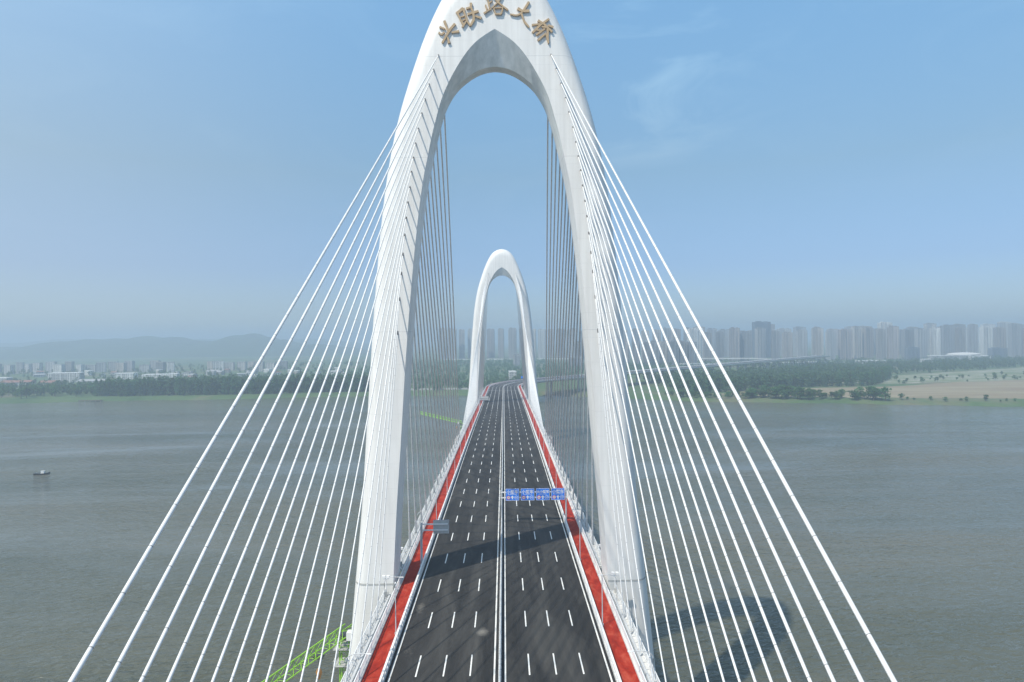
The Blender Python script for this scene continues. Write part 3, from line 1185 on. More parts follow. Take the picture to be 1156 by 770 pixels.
proto = None
for sd, nm, s_first in ((-1, 'left', 102.0), (1, 'right', 104.0)):
    for i in range(17):
        s = s_first + 30.7 * i
        if proto is None:
            proto = empty('lamp_post')
            slim_pole_parts(proto)
            o = proto
            o.location = at(s, sd * 15.6)
        else:
            o = copy_thing(proto, at(s, sd * 15.6), 0)
        tag(o, f'slim grey lamp post beside the {nm} red path, {nth(i)} from the front', 'lamp post', 'slim lamp posts beside the red paths')
proto = None
for sd, nm, s_first in ((-1, 'left', 87.0), (1, 'right', 86.5)):
    for i in range(16):
        s = s_first + 36 * i
        if abs(s - 125) < 6.5 or abs(s - 505) < 6.5:
            s -= 8 if s < 126 else (-8 if s > 505 else 8)
        rz = 0 if sd < 0 else math.pi
        if proto is None:
            proto = empty('gooseneck_lamp')
            goose_parts(proto)
            o = proto
            o.location, o.rotation_euler = at(s, sd * 19.55, -0.09), (0, 0, rz)
        else:
            o = copy_thing(proto, at(s, sd * 19.55, -0.09), rz)
        tag(o, f'white gooseneck lamp arching in over the {nm} railing, {nth(i)} from the front', 'path lamp', 'gooseneck lamps over the red paths')
proto = None
for sd, nm in ((-1, 'left'), (1, 'right')):
    for s, wh in ((117.6, 'just in front of'), (133.5, 'just behind')):
        loc = at(s, sd * 19.75, -0.09)
        if proto is None:
            proto = empty('floodlight_post', loc)
            flood_parts(proto)
            o = proto
        else:
            o = copy_thing(proto, loc, 0)
        tag(o, f'short white post with twin floodlights {wh} the {nm} tower leg', 'floodlight post', 'floodlight posts by the near tower legs')


# ------------------------------------------------------------------ signs
def text_mesh(body, size):
    c = bpy.data.curves.new('txt', 'FONT')
    c.body = body
    c.size = size
    c.align_x = 'CENTER'
    c.align_y = 'CENTER'
    c.offset = size * 0.02
    c.resolution_u = 3
    ob = bpy.data.objects.new('txt', c)
    col.objects.link(ob)
    bpy.context.view_layer.update()
    me = bpy.data.meshes.new_from_object(ob)
    bpy.data.objects.remove(ob)
    return me


def sign_board(parent, x, z, w, h, words_):
    p = MB().box((x, 0, z), (w, 0.08, h)).build('sign_panel', M['signblue'], parent)
    fr = MB()
    y = -0.045
    for (cx, cz, sx, sz) in ((0, h / 2 - 0.05, w - 0.06, 0.06), (0, -h / 2 + 0.05, w - 0.06, 0.06), (w / 2 - 0.05, 0, 0.06, h - 0.17), (-w / 2 + 0.05, 0, 0.06, h - 0.17)):
        fr.box((x + cx, y, z + cz), (sx, 0.02, sz))
    fr.build('white_border', M['white'], p)
    n = len(words_)
    for k, ch in enumerate(words_):
        me = text_mesh(ch, 0.95 if n == 3 else 0.80)
        me.materials.clear()
        me.materials.append(M['white'])
        o = link_mesh('lettering', me, None, p)
        step = 0.95 if n == 3 else 0.74
        o.location = (x + (k - (n - 1) / 2) * step, -0.06, z + 0.58)
        o.rotation_euler = (R(90), 0, 0)
    sm = MB()                                            # the illegible small line under the characters
    xx = -1.05
    rr = random.Random(int(x * 10))
    while xx < 1.05:
        wd = rr.uniform(0.07, 0.16)
        sm.box((x + xx + wd / 2, -0.05, z + 0.04), (wd, 0.012, 0.11))
        xx += wd + rr.uniform(0.04, 0.08)
    sm.build('small_print', M['white'], p)
    zz = z - 0.70
    MB().disc((x - 0.92, -0.062, zz), 0.44, 24).build('red_ring', M['signred'], p)
    MB().disc((x - 0.92, -0.075, zz), 0.33, 24).build('white_disc', M['white'], p)
    dg = MB()
    for dx in (-0.11, 0.11):
        dg.box((x - 0.92 + dx, -0.085, zz), (0.11, 0.012, 0.28))
    dg.build('dark_figures', M['darksteel'], p)
    ar = MB()
    ar.add([(x, -0.055, zz + 0.48), (x + 0.44, -0.055, zz + 0.02), (x - 0.44, -0.055, zz + 0.02), (x, -0.043, zz + 0.48), (x + 0.44, -0.043, zz + 0.02), (x - 0.44, -0.043, zz + 0.02)],
           [(0, 2, 1), (3, 4, 5), (0, 1, 4, 3), (1, 2, 5, 4), (2, 0, 3, 5)])
    ar.box((x, -0.05, zz - 0.17), (0.28, 0.012, 0.44))
    ar.build('white_arrow', M['white'], p)
    MB().disc((x + 0.92, -0.058, zz), 0.44, 24).build('white_ring', M['white'], p)
    MB().disc((x + 0.92, -0.07, zz), 0.36, 24).build('blue_disc', M['signblue'], p)
    dg = MB()
    for dx in (-0.13, 0.13):
        dg.box((x + 0.92 + dx, -0.08, zz), (0.13, 0.012, 0.32))
    dg.build('white_figures', M['white'], p)


g = tag(empty('sign_gantry', at(162.7, 15.45)), 'grey steel gantry holding four blue lane signs over the right lanes', 'sign gantry')
MB().tube([(0, 0.35, 0), (0, 0.35, 7.75)], 0.19, 12).build('post', M['steel'], g, smooth=40)
MB().tube([(-15.45, 0.35, 0.2), (-15.45, 0.35, 7.75)], 0.19, 12).build('post', M['steel'], g, smooth=40)
for z in (7.25, 5.95):
    MB().bar((0.2, 0.28, z), (-15.65, 0.28, z), 0.24).build('beam', M['white'], g)
br = MB()
for k in range(9):
    x = -0.4 - k * 1.85
    br.bar((x, 0.28, 7.12), (x - 0.9, 0.28, 6.08), 0.07)
br.build('brace', M['steel'], g)
for k, words_ in enumerate(('小型车', '小型车', '大小型车', '小型车')):
    sign_board(g, 2.62 + 3.63 * k - 15.45, 6.72, 3.22, 2.82, words_)


def back_sign(s, label, x0, npan):
    g = tag(empty('cantilever_sign', at(s, -15.45)), label, 'road sign', 'road signs seen from behind')
    MB().tube([(0, 0, 0), (0, 0, 8.3)], 0.19, 12).build('post', M['steel'], g, smooth=40)
    for z in (8.0, 6.85):
        MB().bar((-0.25, 0, z), (x0 + npan * 3.2 - 0.3, 0, z), 0.22).build('beam', M['white'], g)
    for k in range(npan):
        x = x0 + 3.2 * k + 1.56
        p = MB().box((x, 0.24, 7.42), (3.1, 0.05, 2.66)).build('sign_panel', M['signblue'], g)
        MB().box((x, 0.205, 7.42), (3.1, 0.015, 2.66)).build('back_plate', M['signback'], p)
        rb = MB()
        for i in range(11):
            rb.box((x - 1.4 + 0.28 * i, 0.18, 7.42), (0.06, 0.04, 2.5))
        rb.build('back_rib', M['steel'], p)


back_sign(133.0, 'single grey sign back on a cantilever post over the left lanes', 2.25, 1)
back_sign(445.0, 'distant grey double sign back beside the far tower', -0.3, 2)
g = tag(empty('sign_gantry', at(800, 15.2)), 'small distant blue sign where the road bends right', 'road sign')
MB().tube([(0, 0, 0), (0, 0, 7.5)], 0.2, 10).build('post', M['steel'], g)
MB().bar((0, 0, 6.8), (-7.5, 0, 6.8), 0.25).build('beam', M['white'], g)
MB().box((-5.2, -0.25, 6.6), (5.0, 0.1, 2.8)).build('sign_panel', M['signblue'], g)


# ------------------------------------------------------------------ lattice cranes beside the left legs
def crane(loc, aim, length, label, tower_h):
    t = tag(empty('tower_crane', loc, 0), label, 'crane', 'lime green cranes on the river')
    up, dn, hw = 0.0, -2.0, 0.85
    dv = Vector((aim[0], aim[1], 0)).normalized()
    sv = Vector((-dv.y, dv.x, 0))
    P = lambda k, w, z: dv * k + sv * w + Vector((0, 0, z))
    ch = MB()
    ch.tube([P(0, 0, up), P(length, 0, up)], 0.13, 6)
    for w in (-hw, hw):
        ch.tube([P(0, w, dn), P(length, w, dn)], 0.12, 6)
    ch.build('jib_chord', M['crane'], t)
    lc = MB()
    k = 0.0
    i = 0
    while k < length - 2:
        for w in (-hw, hw):
            lc.tube([P(k, w, dn), P(k + 1.05, 0, up)], 0.055, 5)
            lc.tube([P(k + 1.05, 0, up), P(k + 2.1, w, dn)], 0.055, 5)
        lc.tube([P(k, -hw, dn), P(k, hw, dn)], 0.05, 5)
        lc.tube([P(k, -hw, dn), P(k + 2.1, hw, dn)], 0.045, 5)
        k += 2.1
    lc.build('jib_lattice', M['crane'], t)
    ms = MB()
    for a in (-0.9, 0.9):
        for b in (-0.9, 0.9):
            ms.tube([(a, b, -2.2), (a, b, -tower_h)], 0.11, 6)
    z = -2.2
    while z > -tower_h + 2:
        for (a, b, c, e) in ((-.9, -.9, .9, -.9), (.9, -.9, .9, .9), (.9, .9, -.9, .9), (-.9, .9, -.9, -.9)):
            ms.tube([(a, b, z), (c, e, z - 1.8)], 0.05, 5)
            ms.tube([(a, b, z), (c, e, z)], 0.05, 5)
        z -= 1.8
    ms.build('mast', M['crane'], t)
    MB().tube([(0, 0, -2.5), (0, 0, -1.6)], 1.5, 14).build('slewing_ring', M['darksteel'], t, smooth=40)
    q = P(1.2, 2.0, -1.4)
    MB().box(q, (1.3, 1.5, 1.5)).build('cab', M['white'], t)
    cj = MB()
    for w in (-0.8, 0.8):
        cj.tube([P(0, w, -1.6), P(-10, w, -1.6)], 0.12, 6)
    for i in range(5):
        cj.tube([P(-2 * i, -0.8, -1.6), P(-2 * i - 2, 0.8, -1.6)], 0.07, 5)
    cj.build('counter_jib', M['crane'], t)
    q = P(-9.0, 0, -2.6)
    MB().box(q, (2.0, 2.0, 2.2)).build('counterweight', M['concrete'], t)
    q = P(8.5, 0, -2.4)
    tr = MB().box(q, (1.7, 1.4, 0.7)).build('trolley', M['darksteel'], t)
    MB().tube([q, q + Vector((0, 0, -2.6))], 0.04, 5).build('hoist_rope', M['darksteel'], tr)
    MB().tube([q + Vector((0, 0, -2.4)), q + Vector((0, 0, -3.0)), q + Vector((0, 0, -4.2))], [0.35, 0.6, 0.25], 8).build('hook_block', M['orange'], tr, smooth=50)
    # access platform and ladder frames round the mast head
    for zz in (-4.2, -7.4):
        pf = MB()
        for (a, b, c, e) in ((-1.9, -1.9, 1.9, -1.9), (1.9, -1.9, 1.9, 1.9), (1.9, 1.9, -1.9, 1.9), (-1.9, 1.9, -1.9, -1.9)):
            pf.tube([(a, b, zz), (c, e, zz)], 0.06, 5)
            pf.tube([(a, b, zz + 1.1), (c, e, zz + 1.1)], 0.05, 5)
            pf.tube([(a, b, zz), (a, b, zz + 1.1)], 0.05, 5)
        pf.box((0, 0, zz - 0.05), (3.8, 3.8, 0.06))
        pf.build('access_platform', M['signback'], t)
    return t


crane((-30.4, 132.5, -11.0), (-8.5, -23.0), 46.0, 'lime green lattice crane jib beside the near tower leg, low over the water', 22.5)
crane((-30.5, 500.0, -16.0), (-41, 74), 82.0, 'distant lime green crane jib beside the far tower leg', 17.5)

# ------------------------------------------------------------------ fishing boat
bt = tag(empty('fishing_boat', (-272, 405, WATER_Z), R(8)), 'small dark boat with a white cabin alone on the left water', 'boat')
hl = MB()
secs = []
for (x, w, zb, zt) in ((-4.4, 0.7, 0.1, 0.9), (-3.0, 1.0, -0.25, 0.75), (0, 1.15, -0.3, 0.7), (2.6, 0.85, -0.25, 0.85), (4.5, 0.10, 0.25, 1.5)):
    secs.append([(x, -w, zt), (x, -w * 0.7, zb), (x, w * 0.7, zb), (x, w, zt)])
vs = [p for s_ in secs for p in s_]
fs = []
for k in range(4):
    for i in range(4):
        j = (i + 1) % 4
        fs.append((k * 4 + i, k * 4 + j, (k + 1) * 4 + j, (k + 1) * 4 + i))
fs += [(0, 3, 2, 1), (16, 17, 18, 19)]
hl.add(vs, fs).build('hull', M['hull'], bt)
MB().box((0.5, 0, 1.35), (1.7, 1.3, 1.3)).build('cabin', M['white'], bt)
MB().box((0.5, 0, 2.05), (2.0, 1.6, 0.08)).build('cabin_roof', M['white'], bt)
MB().tube([(-3.6, 0, 0.8), (-3.6, 0, 2.0)], 0.06, 6).build('mast', M['hull'], bt)


# ------------------------------------------------------------------ trees
def leaf_cloud(rng, centres, n, size, flat=0.8):
    vs, fs = [], []
    for _ in range(n):
        c, r = centres[rng.randrange(len(centres))]
        d = Vector((rng.gauss(0, 1), rng.gauss(0, 1), rng.gauss(0, 1))).normalized() * (rng.random() ** 0.4)
        p = Vector(c) + Vector((d.x * r[0], d.y * r[0], d.z * r[1]))
        a = Vector((rng.gauss(0, 1), rng.gauss(0, 1), rng.gauss(0, flat))).normalized()
        b = a.cross(Vector((rng.gauss(0, 1), rng.gauss(0, 1), rng.gauss(0, 1)))).normalized()
        s = size * rng.uniform(0.6, 1.3)
        k = len(vs)
        vs += [p - a * s, p + b * s * 0.7, p + a * s, p - b * s * 0.7]
        fs.append((k, k + 1, k + 2, k + 3))
    return vs, fs


def tree_meshes(kind, seed):
    """unit tree about 10 m tall: (trunk mesh, crown mesh)"""
    rng = random.Random(seed)
    tr = MB()
    if kind == 'poplar':
        cs = []
        for k in range(11):
            z = 1.0 + 8.2 * k / 10
            r = 1.8 * math.sin(math.pi * (0.24 + 0.68 * k / 10)) + 0.3
            cs.append(((rng.uniform(-0.5, 0.5), rng.uniform(-0.5, 0.5), z), (r * rng.uniform(0.75, 1.2), 1.0)))
        n, size = 330, 0.42
    else:
        cs = []
        for k in range(9):
            a = rng.uniform(0, 6.28)
            q = rng.uniform(0.6, 2.9)
            z = rng.uniform(3.0, 8.3)
            q *= 1 - 0.35 * max(0, (z - 5) / 4)
            cs.append(((q * math.cos(a), q * math.sin(a), z), (rng.uniform(1.3, 2.1), rng.uniform(1.0, 1.7))))
        cs.append(((0, 0, 8.4), (1.3, 1.2)))
        cs.append(((0, 0, 5), (2.4, 2.0)))
        n, size = 380, 0.48
    tr.tube([(0, 0, -0.3), (0.1, 0, 3.0), (0, 0.1, 7.5)], [0.26, 0.18, 0.05], 6)
    for k in range(4):
        a = rng.uniform(0, 6.28)
        z = rng.uniform(2.2, 5)
        tr.tube([(0, 0, z), (1.5 * math.cos(a), 1.5 * math.sin(a), z + 1.6)], [0.09, 0.03], 5)
    vs, fs = leaf_cloud(rng, cs, n, size)
    return tr.mesh('trunk'), MB().add(vs, fs).mesh('crown')


TREES = {k: [tree_meshes(k, 100 + 7 * i + len(k)) for i in range(5)] for k in ('poplar', 'bush')}
for k in TREES:
    for a, b in TREES[k]:
        a.materials.append(M['bark'])
        b.materials.append(M['leaf_' + k])


def tree(name, kind, x, y, h, wide, label, group, rng, z=None):
    t = tag(empty(name, (x, y, (LAND_Z if z is None else z)), rng.uniform(0, 6.28)), label, 'tree', group)
    t.scale = (h / 10 * wide, h / 10 * wide, h / 10)
    a, b = TREES[kind][rng.randrange(5)]
    link_mesh('trunk', a, None, t)
    link_mesh('crown', b, None, t)
    return t


rng = random.Random(21)
# left bank: a straight poplar belt along the grass ledge
n_p = 92
for i in range(n_p):
    x = -560 + 3.95 * i * 1.06 + rng.uniform(-1.6, 1.6)
    y = shore_y(x) + 34 + bank_wobble(x) + rng.uniform(-3, 8)
    tree('poplar_tree', 'poplar', x, y, rng.uniform(20, 26), rng.uniform(0.9, 1.25),
         f'tall poplar at the front of the left bank belt, {nth(i)} from its left end', 'poplars along the left bank', rng)
# left bank: looser mixed trees to the left of the belt
n_m = 64
for i in range(n_m):
    x = -760 + 3.3 * i + rng.uniform(-2, 2)
    y = shore_y(x) + bank_wobble(x) + rng.uniform(30, 150)
    tree('broadleaf_tree', 'bush', x, y, rng.uniform(8, 17), rng.uniform(0.9, 1.4),
         f'loose broadleaf tree left of the poplar belt, {nth(i)} from the left', 'loose trees on the left bank', rng)
# right bank: bushy trees at the water's edge
i = 0
for x in [206 + 2.35 * k for k in range(94)]:
    if 258 < x < 266: continue
    xx = x + rng.uniform(-2, 2)
    big = 10.5 + 3.5 * math.sin(x * 0.06 + 1) + rng.uniform(-3, 3)
    y = shore_y(xx) + bank_wobble(xx) + rng.uniform(13, 36)
    tree('riverside_tree', 'bush', xx, y, max(7, big) * (0.6 if x < 262 else 1.1), rng.uniform(1.1, 1.6),
         f"bushy green tree at the right bank's waterline, {nth(i)} from the road", 'bushy trees along the right waterline', rng, LAND_Z - 1.2)
    i += 1
i = 0
for k in range(24):
    xx = 440 + 11 * k + rng.uniform(-5, 5)
    y = shore_y(xx) + bank_wobble(xx) + rng.uniform(14, 30)
    tree('shrub', 'bush', xx, y, rng.uniform(2.5, 6.0) if k % 7 else 8.5, rng.uniform(1.2, 1.9),
         f'low green shrub on the bare right bank below the field, {nth(i)} from the left', 'low shrubs along the right bank', rng, LAND_Z - 1.2)
    i += 1
# right bank: front of the wood behind the field, and scattered trees on the field's far edge
for i in range(60):
    xx = 232 + 7.2 * i + rng.uniform(-3, 3)
    y = 868 + 0.36 * (xx - 240) + 14 * math.sin(xx * 0.02) + rng.uniform(2, 16)
    if xx > 520: y += (xx - 520) * 0.9
    tree('woodland_tree', 'poplar', xx, y, rng.uniform(15, 21), rng.uniform(1.1, 1.6),
         f'tree on the front edge of the right bank wood, {nth(i)} from the left', 'front trees of the right bank wood', rng)
for i in range(72):
    xx = 540 + 7.2 * i + rng.uniform(-6, 6)
    y = 960 + 0.30 * (xx - 480) + rng.uniform(-10, 95)
    tree('young_tree', 'bush', xx, y, rng.uniform(3.5, 8.5), rng.uniform(1.0, 1.6),
         f'small young tree in the pale lot behind the field, {nth(i)} from the left', 'young trees in the pale lot', rng)
# centre: greenery beyond the bend of the road
for i in range(46):
    xx = -150 + 5.6 * i + rng.uniform(-4, 4)
    y = 1010 + rng.uniform(0, 160) + (60 if xx > 30 else 0)
    if 20 < xx < 240 and y < 1150: y += 140
    tree('broadleaf_tree', 'bush', xx, y, rng.uniform(8, 15), rng.uniform(1.0, 1.5),
         f'broadleaf tree in the green belt seen under the far arch, {nth(i)} from the left', 'trees beyond the bend of the road', rng)


def forest(name, regions, seed):
    """far woods that read as one mass: many lumpy crowns of leaf faces"""
    rg = np.random.RandomState(seed)
    V, Fq = [], []
    n = 0
    for (fx0, fx1, y_of, depth, count, h0, h1, leaves) in regions:
        for _ in range(count):
            x = rg.uniform(fx0, fx1)
            y = y_of(x) + depth * rg.rand() ** 1.3
            h = rg.uniform(h0, h1)
            w = h * rg.uniform(0.20, 0.32)
            d = rg.normal(size=(leaves, 3))
            d /= np.linalg.norm(d, axis=1)[:, None]
            d *= (rg.rand(leaves, 1) ** 0.35)
            p = d * np.array([w, w, h * 0.43]) * rg.uniform(0.8, 1.2, (leaves, 1)) + np.array([x, y, LAND_Z + h * 0.56])
            a = rg.normal(size=(leaves, 3)); a /= np.linalg.norm(a, axis=1)[:, None]
            b = np.cross(a, rg.normal(size=(leaves, 3))); b /= np.linalg.norm(b, axis=1)[:, None]
            s = rg.uniform(0.9, 1.9, (leaves, 1))
            q = np.stack([p - a * s, p + b * s * 0.7, p + a * s, p - b * s * 0.7], 1).reshape(-1, 3)
            V.append(q)
            n += leaves
    V = np.concatenate(V)
    me = bpy.data.meshes.new(name)
    me.vertices.add(len(V))
    me.vertices.foreach_set('co', V.astype(np.float32).ravel())
    me.loops.add(n * 4)
    me.loops.foreach_set('vertex_index', np.arange(n * 4, dtype=np.int32))
    me.polygons.add(n)
    me.polygons.foreach_set('loop_start', np.arange(0, n * 4, 4, dtype=np.int32))
    me.polygons.foreach_set('loop_total', np.full(n, 4, dtype=np.int32))
    me.update(calc_edges=True)
    me.validate()
    o = link_mesh(name, me, M['leaf_mass'])
    return o


tag(forest('wood', [(-560, -150, lambda x: shore_y(x) + 44, 130, 640, 18, 25, 42),
                    (-1100, -540, lambda x: shore_y(x) + 56, 200, 560, 8, 16, 40),
                    (-1500, -100, lambda x: 1180, 900, 900, 8, 13, 22)], 11),
    'green wood behind the left bank poplars', 'wood', kind='stuff')
tag(forest('wood', [(225, 640, lambda x: 886 + 0.36 * (x - 240) + max(0, x - 520) * 0.9, 240, 900, 14, 21, 40),
                    (560, 1300, lambda x: 1075 + 0.55 * (x - 480), 260, 700, 11, 18, 34),
                    (150, 1500, lambda x: 1420, 420, 900, 8, 14, 20)], 12),
    'dark green wood between the right field and the city', 'wood', kind='stuff')
tag(forest('wood', [(-320, 130, lambda x: 1120, 1000, 1100, 9, 15, 22), (100, 330, lambda x: 1180 + 0.5 * x, 500, 300, 9, 15, 22),
                    (-160, 20, lambda x: 960, 130, 70, 7, 12, 40)], 13),
    'hazy green belt beyond the road bend under the far arch', 'wood', kind='stuff')


# ------------------------------------------------------------------ city
def px_x(px, D):                                          # photo column at distance D -> metres
    return (px - 569) * D / FPX + CAMX


def block_body(w, d_, h, style):
    b = MB()
    b.box((0, 0, h / 2), (w, d_, h))
    if style == 0:
        for k in (-0.32, 0.0, 0.32):
            b.box((k * w, -d_ / 2 - 0.2, h * 0.49), (w * 0.16, 1.8, h * 0.97))
            b.box((k * w, d_ / 2 + 0.2, h * 0.49), (w * 0.16, 1.8, h * 0.97))
    elif style == 1:
        b.box((0, 0, h * 0.5 - 1.3), (w * 0.55, d_ + 5.0, h - 2.6))
        b.box((0, 0, h * 0.5 - 2.1), (w + 3.0, d_ * 0.5, h - 4.2))
    elif style == 2:
        for k in (-0.4, -0.12, 0.2, 0.42):
            b.box((k * w, -d_ / 2 - 0.4, h * 0.485), (w * 0.09, 2.4, h * 0.96))
    else:
        b.box((0, -d_ / 2 - 0.9, h * 0.47), (w * 0.34, 3.4, h * 0.93))
        b.box((-w * 0.43, -d_ / 2, h * 0.48), (w * 0.12, 2.0, h * 0.95))
        b.box((w * 0.43, -d_ / 2, h * 0.48), (w * 0.12, 2.0, h * 0.95))
    return b


BODY = {}


def tower_block(x, y, w, h, style, mat, label, group, rz, crown=True, cat='apartment tower'):
    key = (style, mat, int(w / 6))
    if key not in BODY:
        ww = int(w / 6) * 6 + 3
        m1 = block_body(ww, 17, 96, style).mesh('tower_body')
        m1.materials.append(M[mat])
        c = MB()
        c.box((-ww * 0.18, 0, 1.9), (ww * 0.30, 9, 3.8))
        c.box((ww * 0.25, 1, 1.4), (ww * 0.2, 7, 2.8))
        for yy in (-8.2, 8.2):
            c.box((0, yy, 0.55), (ww - 0.5, 0.3, 1.1))
        m2 = c.mesh('roof_house')
        m2.materials.append(M[mat])
        BODY[key] = (m1, m2, ww)
    m1, m2, ww = BODY[key]
    t = tag(empty('apartment_tower', (x, y, LAND_Z), rz), label, cat, group)
    b = link_mesh('tower_body', m1, None, t)
    b.scale = (1, 1, h / 96)
    r_ = link_mesh('roof_house', m2, None, t, (0, 0, h))
    return t


rng = random.Random(5)
mats = ['f_beige', 'f_grey', 'f_tan', 'f_grey', 'f_pink', 'f_grey', 'f_white']
MN = {'f_beige': 'beige', 'f_grey': 'grey', 'f_tan': 'tan', 'f_pink': 'pinkish', 'f_white': 'white', 'f_blue': 'blue-grey'}


def skyline(px0, px1, D, step, h0, h1, where, group, jitter=60, tall=()):
    px, k = px0, 0
    while px < px1:
        w = rng.uniform(0.55, 0.82) * step * D / FPX
        h = rng.uniform(h0, h1)
        y = D + rng.uniform(-jitter, jitter)
        mt = rng.choice(mats)
        tower_block(px_x(px, y), y, w, h, rng.randrange(4), mt,
                    f'{MN[mt]} high-rise block in the {where}, {nth(k)} from the left', group, rng.uniform(-0.22, 0.22))
        px += step * rng.uniform(0.85, 1.2)
        k += 1


skyline(783, 1215, 2010, 14.5, 80, 99, 'front row of the right-hand city', 'front row of the right-hand city')
skyline(790, 1215, 2420, 17, 88, 112, 'hazy rear row of the right-hand city', 'rear row of the right-hand city', 90)
skyline(652, 782, 1760, 11, 57, 62, 'lower front row behind the right cables', 'lower city row behind the right cables', 30)
skyline(648, 790, 2280, 12, 92, 101, 'taller rear row behind the right cables', 'taller city row behind the right cables', 60)
skyline(500, 646, 2550, 11.5, 100, 112, 'pale row framed by the far arch', 'pale city row framed by the far arch', 60)
for (px, D, w, h, style, mt, lab) in (
        (861, 2250, 56, 117, 2, 'f_blue', 'dark blue-grey office tower standing above the right-hand city rooftops'),
        (1002, 2120, 38, 108, 1, 'f_white', 'tall white high-rise just above its neighbours in the right-hand city'),
        (583, 1640, 17, 33, 0, 'f_grey', 'lone grey mid-rise tower under the far arch'),
        (650, 1650, 34, 24, 0, 'f_grey', 'grey slab building right of the far tower'),
        (1033, 1870, 30, 34, 2, 'f_blue', 'low dark glass block in front of the right-hand high-rises'),
        (1131, 1860, 44, 30, 2, 'f_blue', 'low dark glass block near the right edge of the city')):
    tower_block(px_x(px, D), D, w, h, style, mt, lab, None, 0.1, cat='building')


def low_block(x, y, w, d_, h, mat, roof, label, group, rz=0.0, cat='building', name='low_building'):
    t = tag(empty(name, (x, y, LAND_Z), rz), label, cat, group)
    MB().box((0, 0, h / 2), (w, d_, h)).build('wall', M[mat], t)
    if roof == 'gable':
        r_ = MB().add([(-w / 2 - .5, -d_ / 2 - .6, h + .01), (w / 2 + .5, -d_ / 2 - .6, h + .01), (w / 2 + .5, d_ / 2 + .6, h + .01), (-w / 2 - .5, d_ / 2 + .6, h + .01),
                       (-w / 2 - .5, 0, h + d_ * 0.2), (w / 2 + .5, 0, h + d_ * 0.2)], [(0, 1, 5, 4), (2, 3, 4, 5), (0, 4, 3), (1, 2, 5), (0, 3, 2, 1)])
        r_.build('roof', M['roofgrey' if rng.random() < 0.6 else 'roofred'], t)
    else:
        MB().box((0, 0, h + 0.5), (w + 0.6, d_ + 0.6, 1.0)).build('roof', M['white' if roof == 'white' else 'roofgrey'], t)
    return t


# left bank settlement: a row of mid-rise blocks, then low white halls and houses in front
for k in range(26):
    px = 2 + 11.5 * k + rng.uniform(-3, 3)
    if px > 200: px += 30
    D = rng.uniform(1640, 1800)
    low_block(px_x(px, D), D, rng.uniform(13, 26), 12, rng.uniform(17, 27), rng.choice(['f_white', 'f_white', 'f_beige', 'f_grey']), 'flat',
              f'pale mid-rise block below the left hills, {nth(k)} from the left', 'mid-rise blocks below the left hills', rng.uniform(-0.3, 0.3), 'apartment block', 'apartment_block')
for (px, D, w, h, roof, lab) in (
        (78, 1300, 56, 17, 'white', 'large white hall with a row of dark windows on the left bank'),
        (145, 1370, 36, 12, 'white', 'medium white hall right of the large white hall on the left bank'),
        (184, 1330, 62, 11, 'white', 'long white building behind the left end of the poplar belt'),
        (2, 1260, 40, 11, 'white', 'white building at the left edge of the frame on the left bank'),
        (24, 1210, 50, 6, 'gable', 'long low shed left of the large white hall'),
        (108, 1220, 46, 6, 'gable', 'long low shed right of the large white hall'),
        (60, 1190, 30, 6, 'gable', 'low shed directly in front of the large white hall'),
        (578, 1110, 11, 19, 'white', 'small white block beside the bend of the road'),
        (1075, 1800, 110, 14, 'white', 'wide low white-roofed hall in front of the right-hand city'),
        (1110, 1790, 50, 12, 'white', 'smaller white-roofed hall right of the wide hall'),
        (985, 1700, 70, 7, 'white', 'long low white building behind the right bank wood'),
        (1049, 1690, 20, 9, 'white', 'small white building below the wide white-roofed hall')):
    low_block(px_x(px, D), D, w, 18, h, 'f_white', roof, lab, None, 0.08)
MB_dome = tag(empty('domed_hall', (px_x(1092, 1880), 1880, LAND_Z)), 'white hall with a curved roof among the right-hand city towers', 'building')
dm = MB()
nn = 24
vs, fs = [], []
for j in range(7):
    a = R(90 * j / 6)
    for i in range(nn):
        b = 2 * math.pi * i / nn
        vs.append((46 * math.cos(a) * math.cos(b), 28 * math.cos(a) * math.sin(b), 14 + 6 * math.sin(a)))
for j in range(6):
    for i in range(nn):
        fs.append((j * nn + i, j * nn + (i + 1) % nn, (j + 1) * nn + (i + 1) % nn, (j + 1) * nn + i))
dm.add(vs, fs).build('roof', M['palecon'], MB_dome, smooth=50)
vs = [(44 * math.cos(2 * math.pi * i / nn), 26 * math.sin(2 * math.pi * i / nn), z) for z in (0, 14.2) for i in range(nn)]
MB().add(vs, [(i, (i + 1) % nn, nn + (i + 1) % nn, nn + i) for i in range(nn)]).build('wall', M['f_grey'], MB_dome)
for k in range(44):
    px = 40 + rng.uniform(0, 1) * 380
    D = rng.uniform(1330, 1640)
    low_block(px_x(px, D), D, rng.uniform(9, 20), rng.uniform(8, 12), rng.uniform(5, 10), rng.choice(['f_white', 'f_white', 'f_beige']), rng.choice(['gable', 'flat', 'white']),
              'small pale house in the hazy town behind the left bank', 'small houses in the town behind the left bank', rng.uniform(-0.6, 0.6), 'house', 'house')


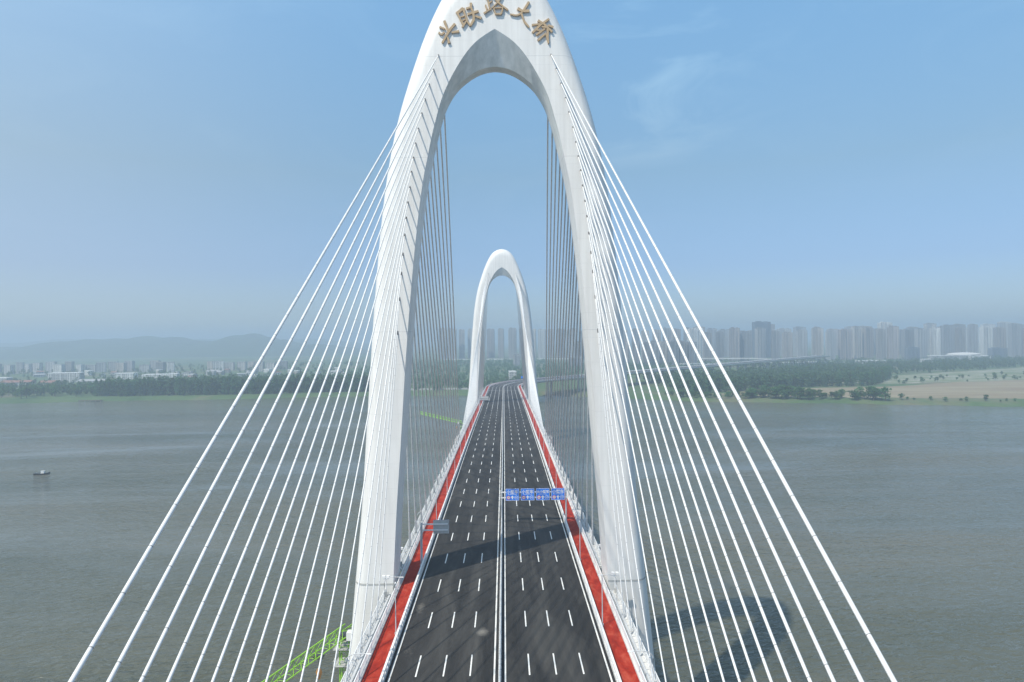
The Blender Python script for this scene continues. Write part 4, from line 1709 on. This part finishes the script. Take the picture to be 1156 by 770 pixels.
# elevated roads in front of the city, the left riverside promenade
def ramp_road(pts, width, label):
    o = Vector(pts[0])
    t = tag(empty('elevated_road', o), label, 'elevated road', 'elevated roads in front of the city')
    dk, pr = MB(), []
    for a, b in zip(pts, pts[1:]):
        a, b = Vector(a) - o, Vector(b) - o
        dk.bar(a, b, width, 1.6)
        sd = (b - a).normalized().cross(Vector((0, 0, 1)))
        for k in (-1, 1):
            dk.bar(a + sd * k * (width / 2 - 0.3) + Vector((0, 0, 1.25)), b + sd * k * (width / 2 - 0.3) + Vector((0, 0, 1.25)), 0.4, 0.9)
        n = max(1, int((b - a).length / 34))
        for k in range(n):
            pr.append(a.lerp(b, (k + 0.5) / n))
    dk.build('road_deck', M['palecon'], t)
    for p in pr:
        MB().tube([(p.x, p.y, p.z - 0.7), (p.x, p.y, LAND_Z - o.z)], 1.2, 8).build('pier', M['concrete'], t)
    return t


def elev(px, py, D):
    yh = 382 - 0.0115 * (px - 569)
    return (px_x(px, D), D, CAMZ - (py - yh) * D / FPX)


ramp_road([elev(770, 411, 1560), elev(820, 410.5, 1620), elev(860, 409.5, 1700), elev(960, 409.5, 1760)], 14, 'pale elevated road curving in front of the right-hand high-rises')
ramp_road([elev(785, 405, 1780), elev(850, 404.8, 1790), elev(905, 407, 1800)], 12, 'upper pale ramp at the left end of the right-hand city')
ramp_road([elev(905, 408.5, 1840), elev(1000, 409.5, 1850), elev(1060, 410, 1860)], 14, 'long pale flyover at the foot of the right-hand front row')
ramp_road([elev(500, 406, 2150), elev(645, 405, 2150)], 16, 'pale elevated road below the city row under the far arch')
pw = tag(empty('promenade_wall', (-150, 985, LAND_Z)), 'low pale riverside wall left of the far tower', 'wall')
MB().box((40, 0, 1.2), (150, 3, 2.4)).build('wall_body', M['concrete'], pw)
jt = tag(empty('jetty', (-545, shore_y(-545) + 4, WATER_Z)), 'low concrete jetty at the water below the left bank trees', 'jetty')
MB().box((0, 0, 1.3), (30, 5, 0.9)).build('jetty_deck', M['bark'], jt)
for k in (-14, -7, 0, 7, 14):
    MB().tube([(k, -1.5, -1.5), (k, -1.5, 0.9)], 0.5, 8).build('pile', M['concrete'], jt)
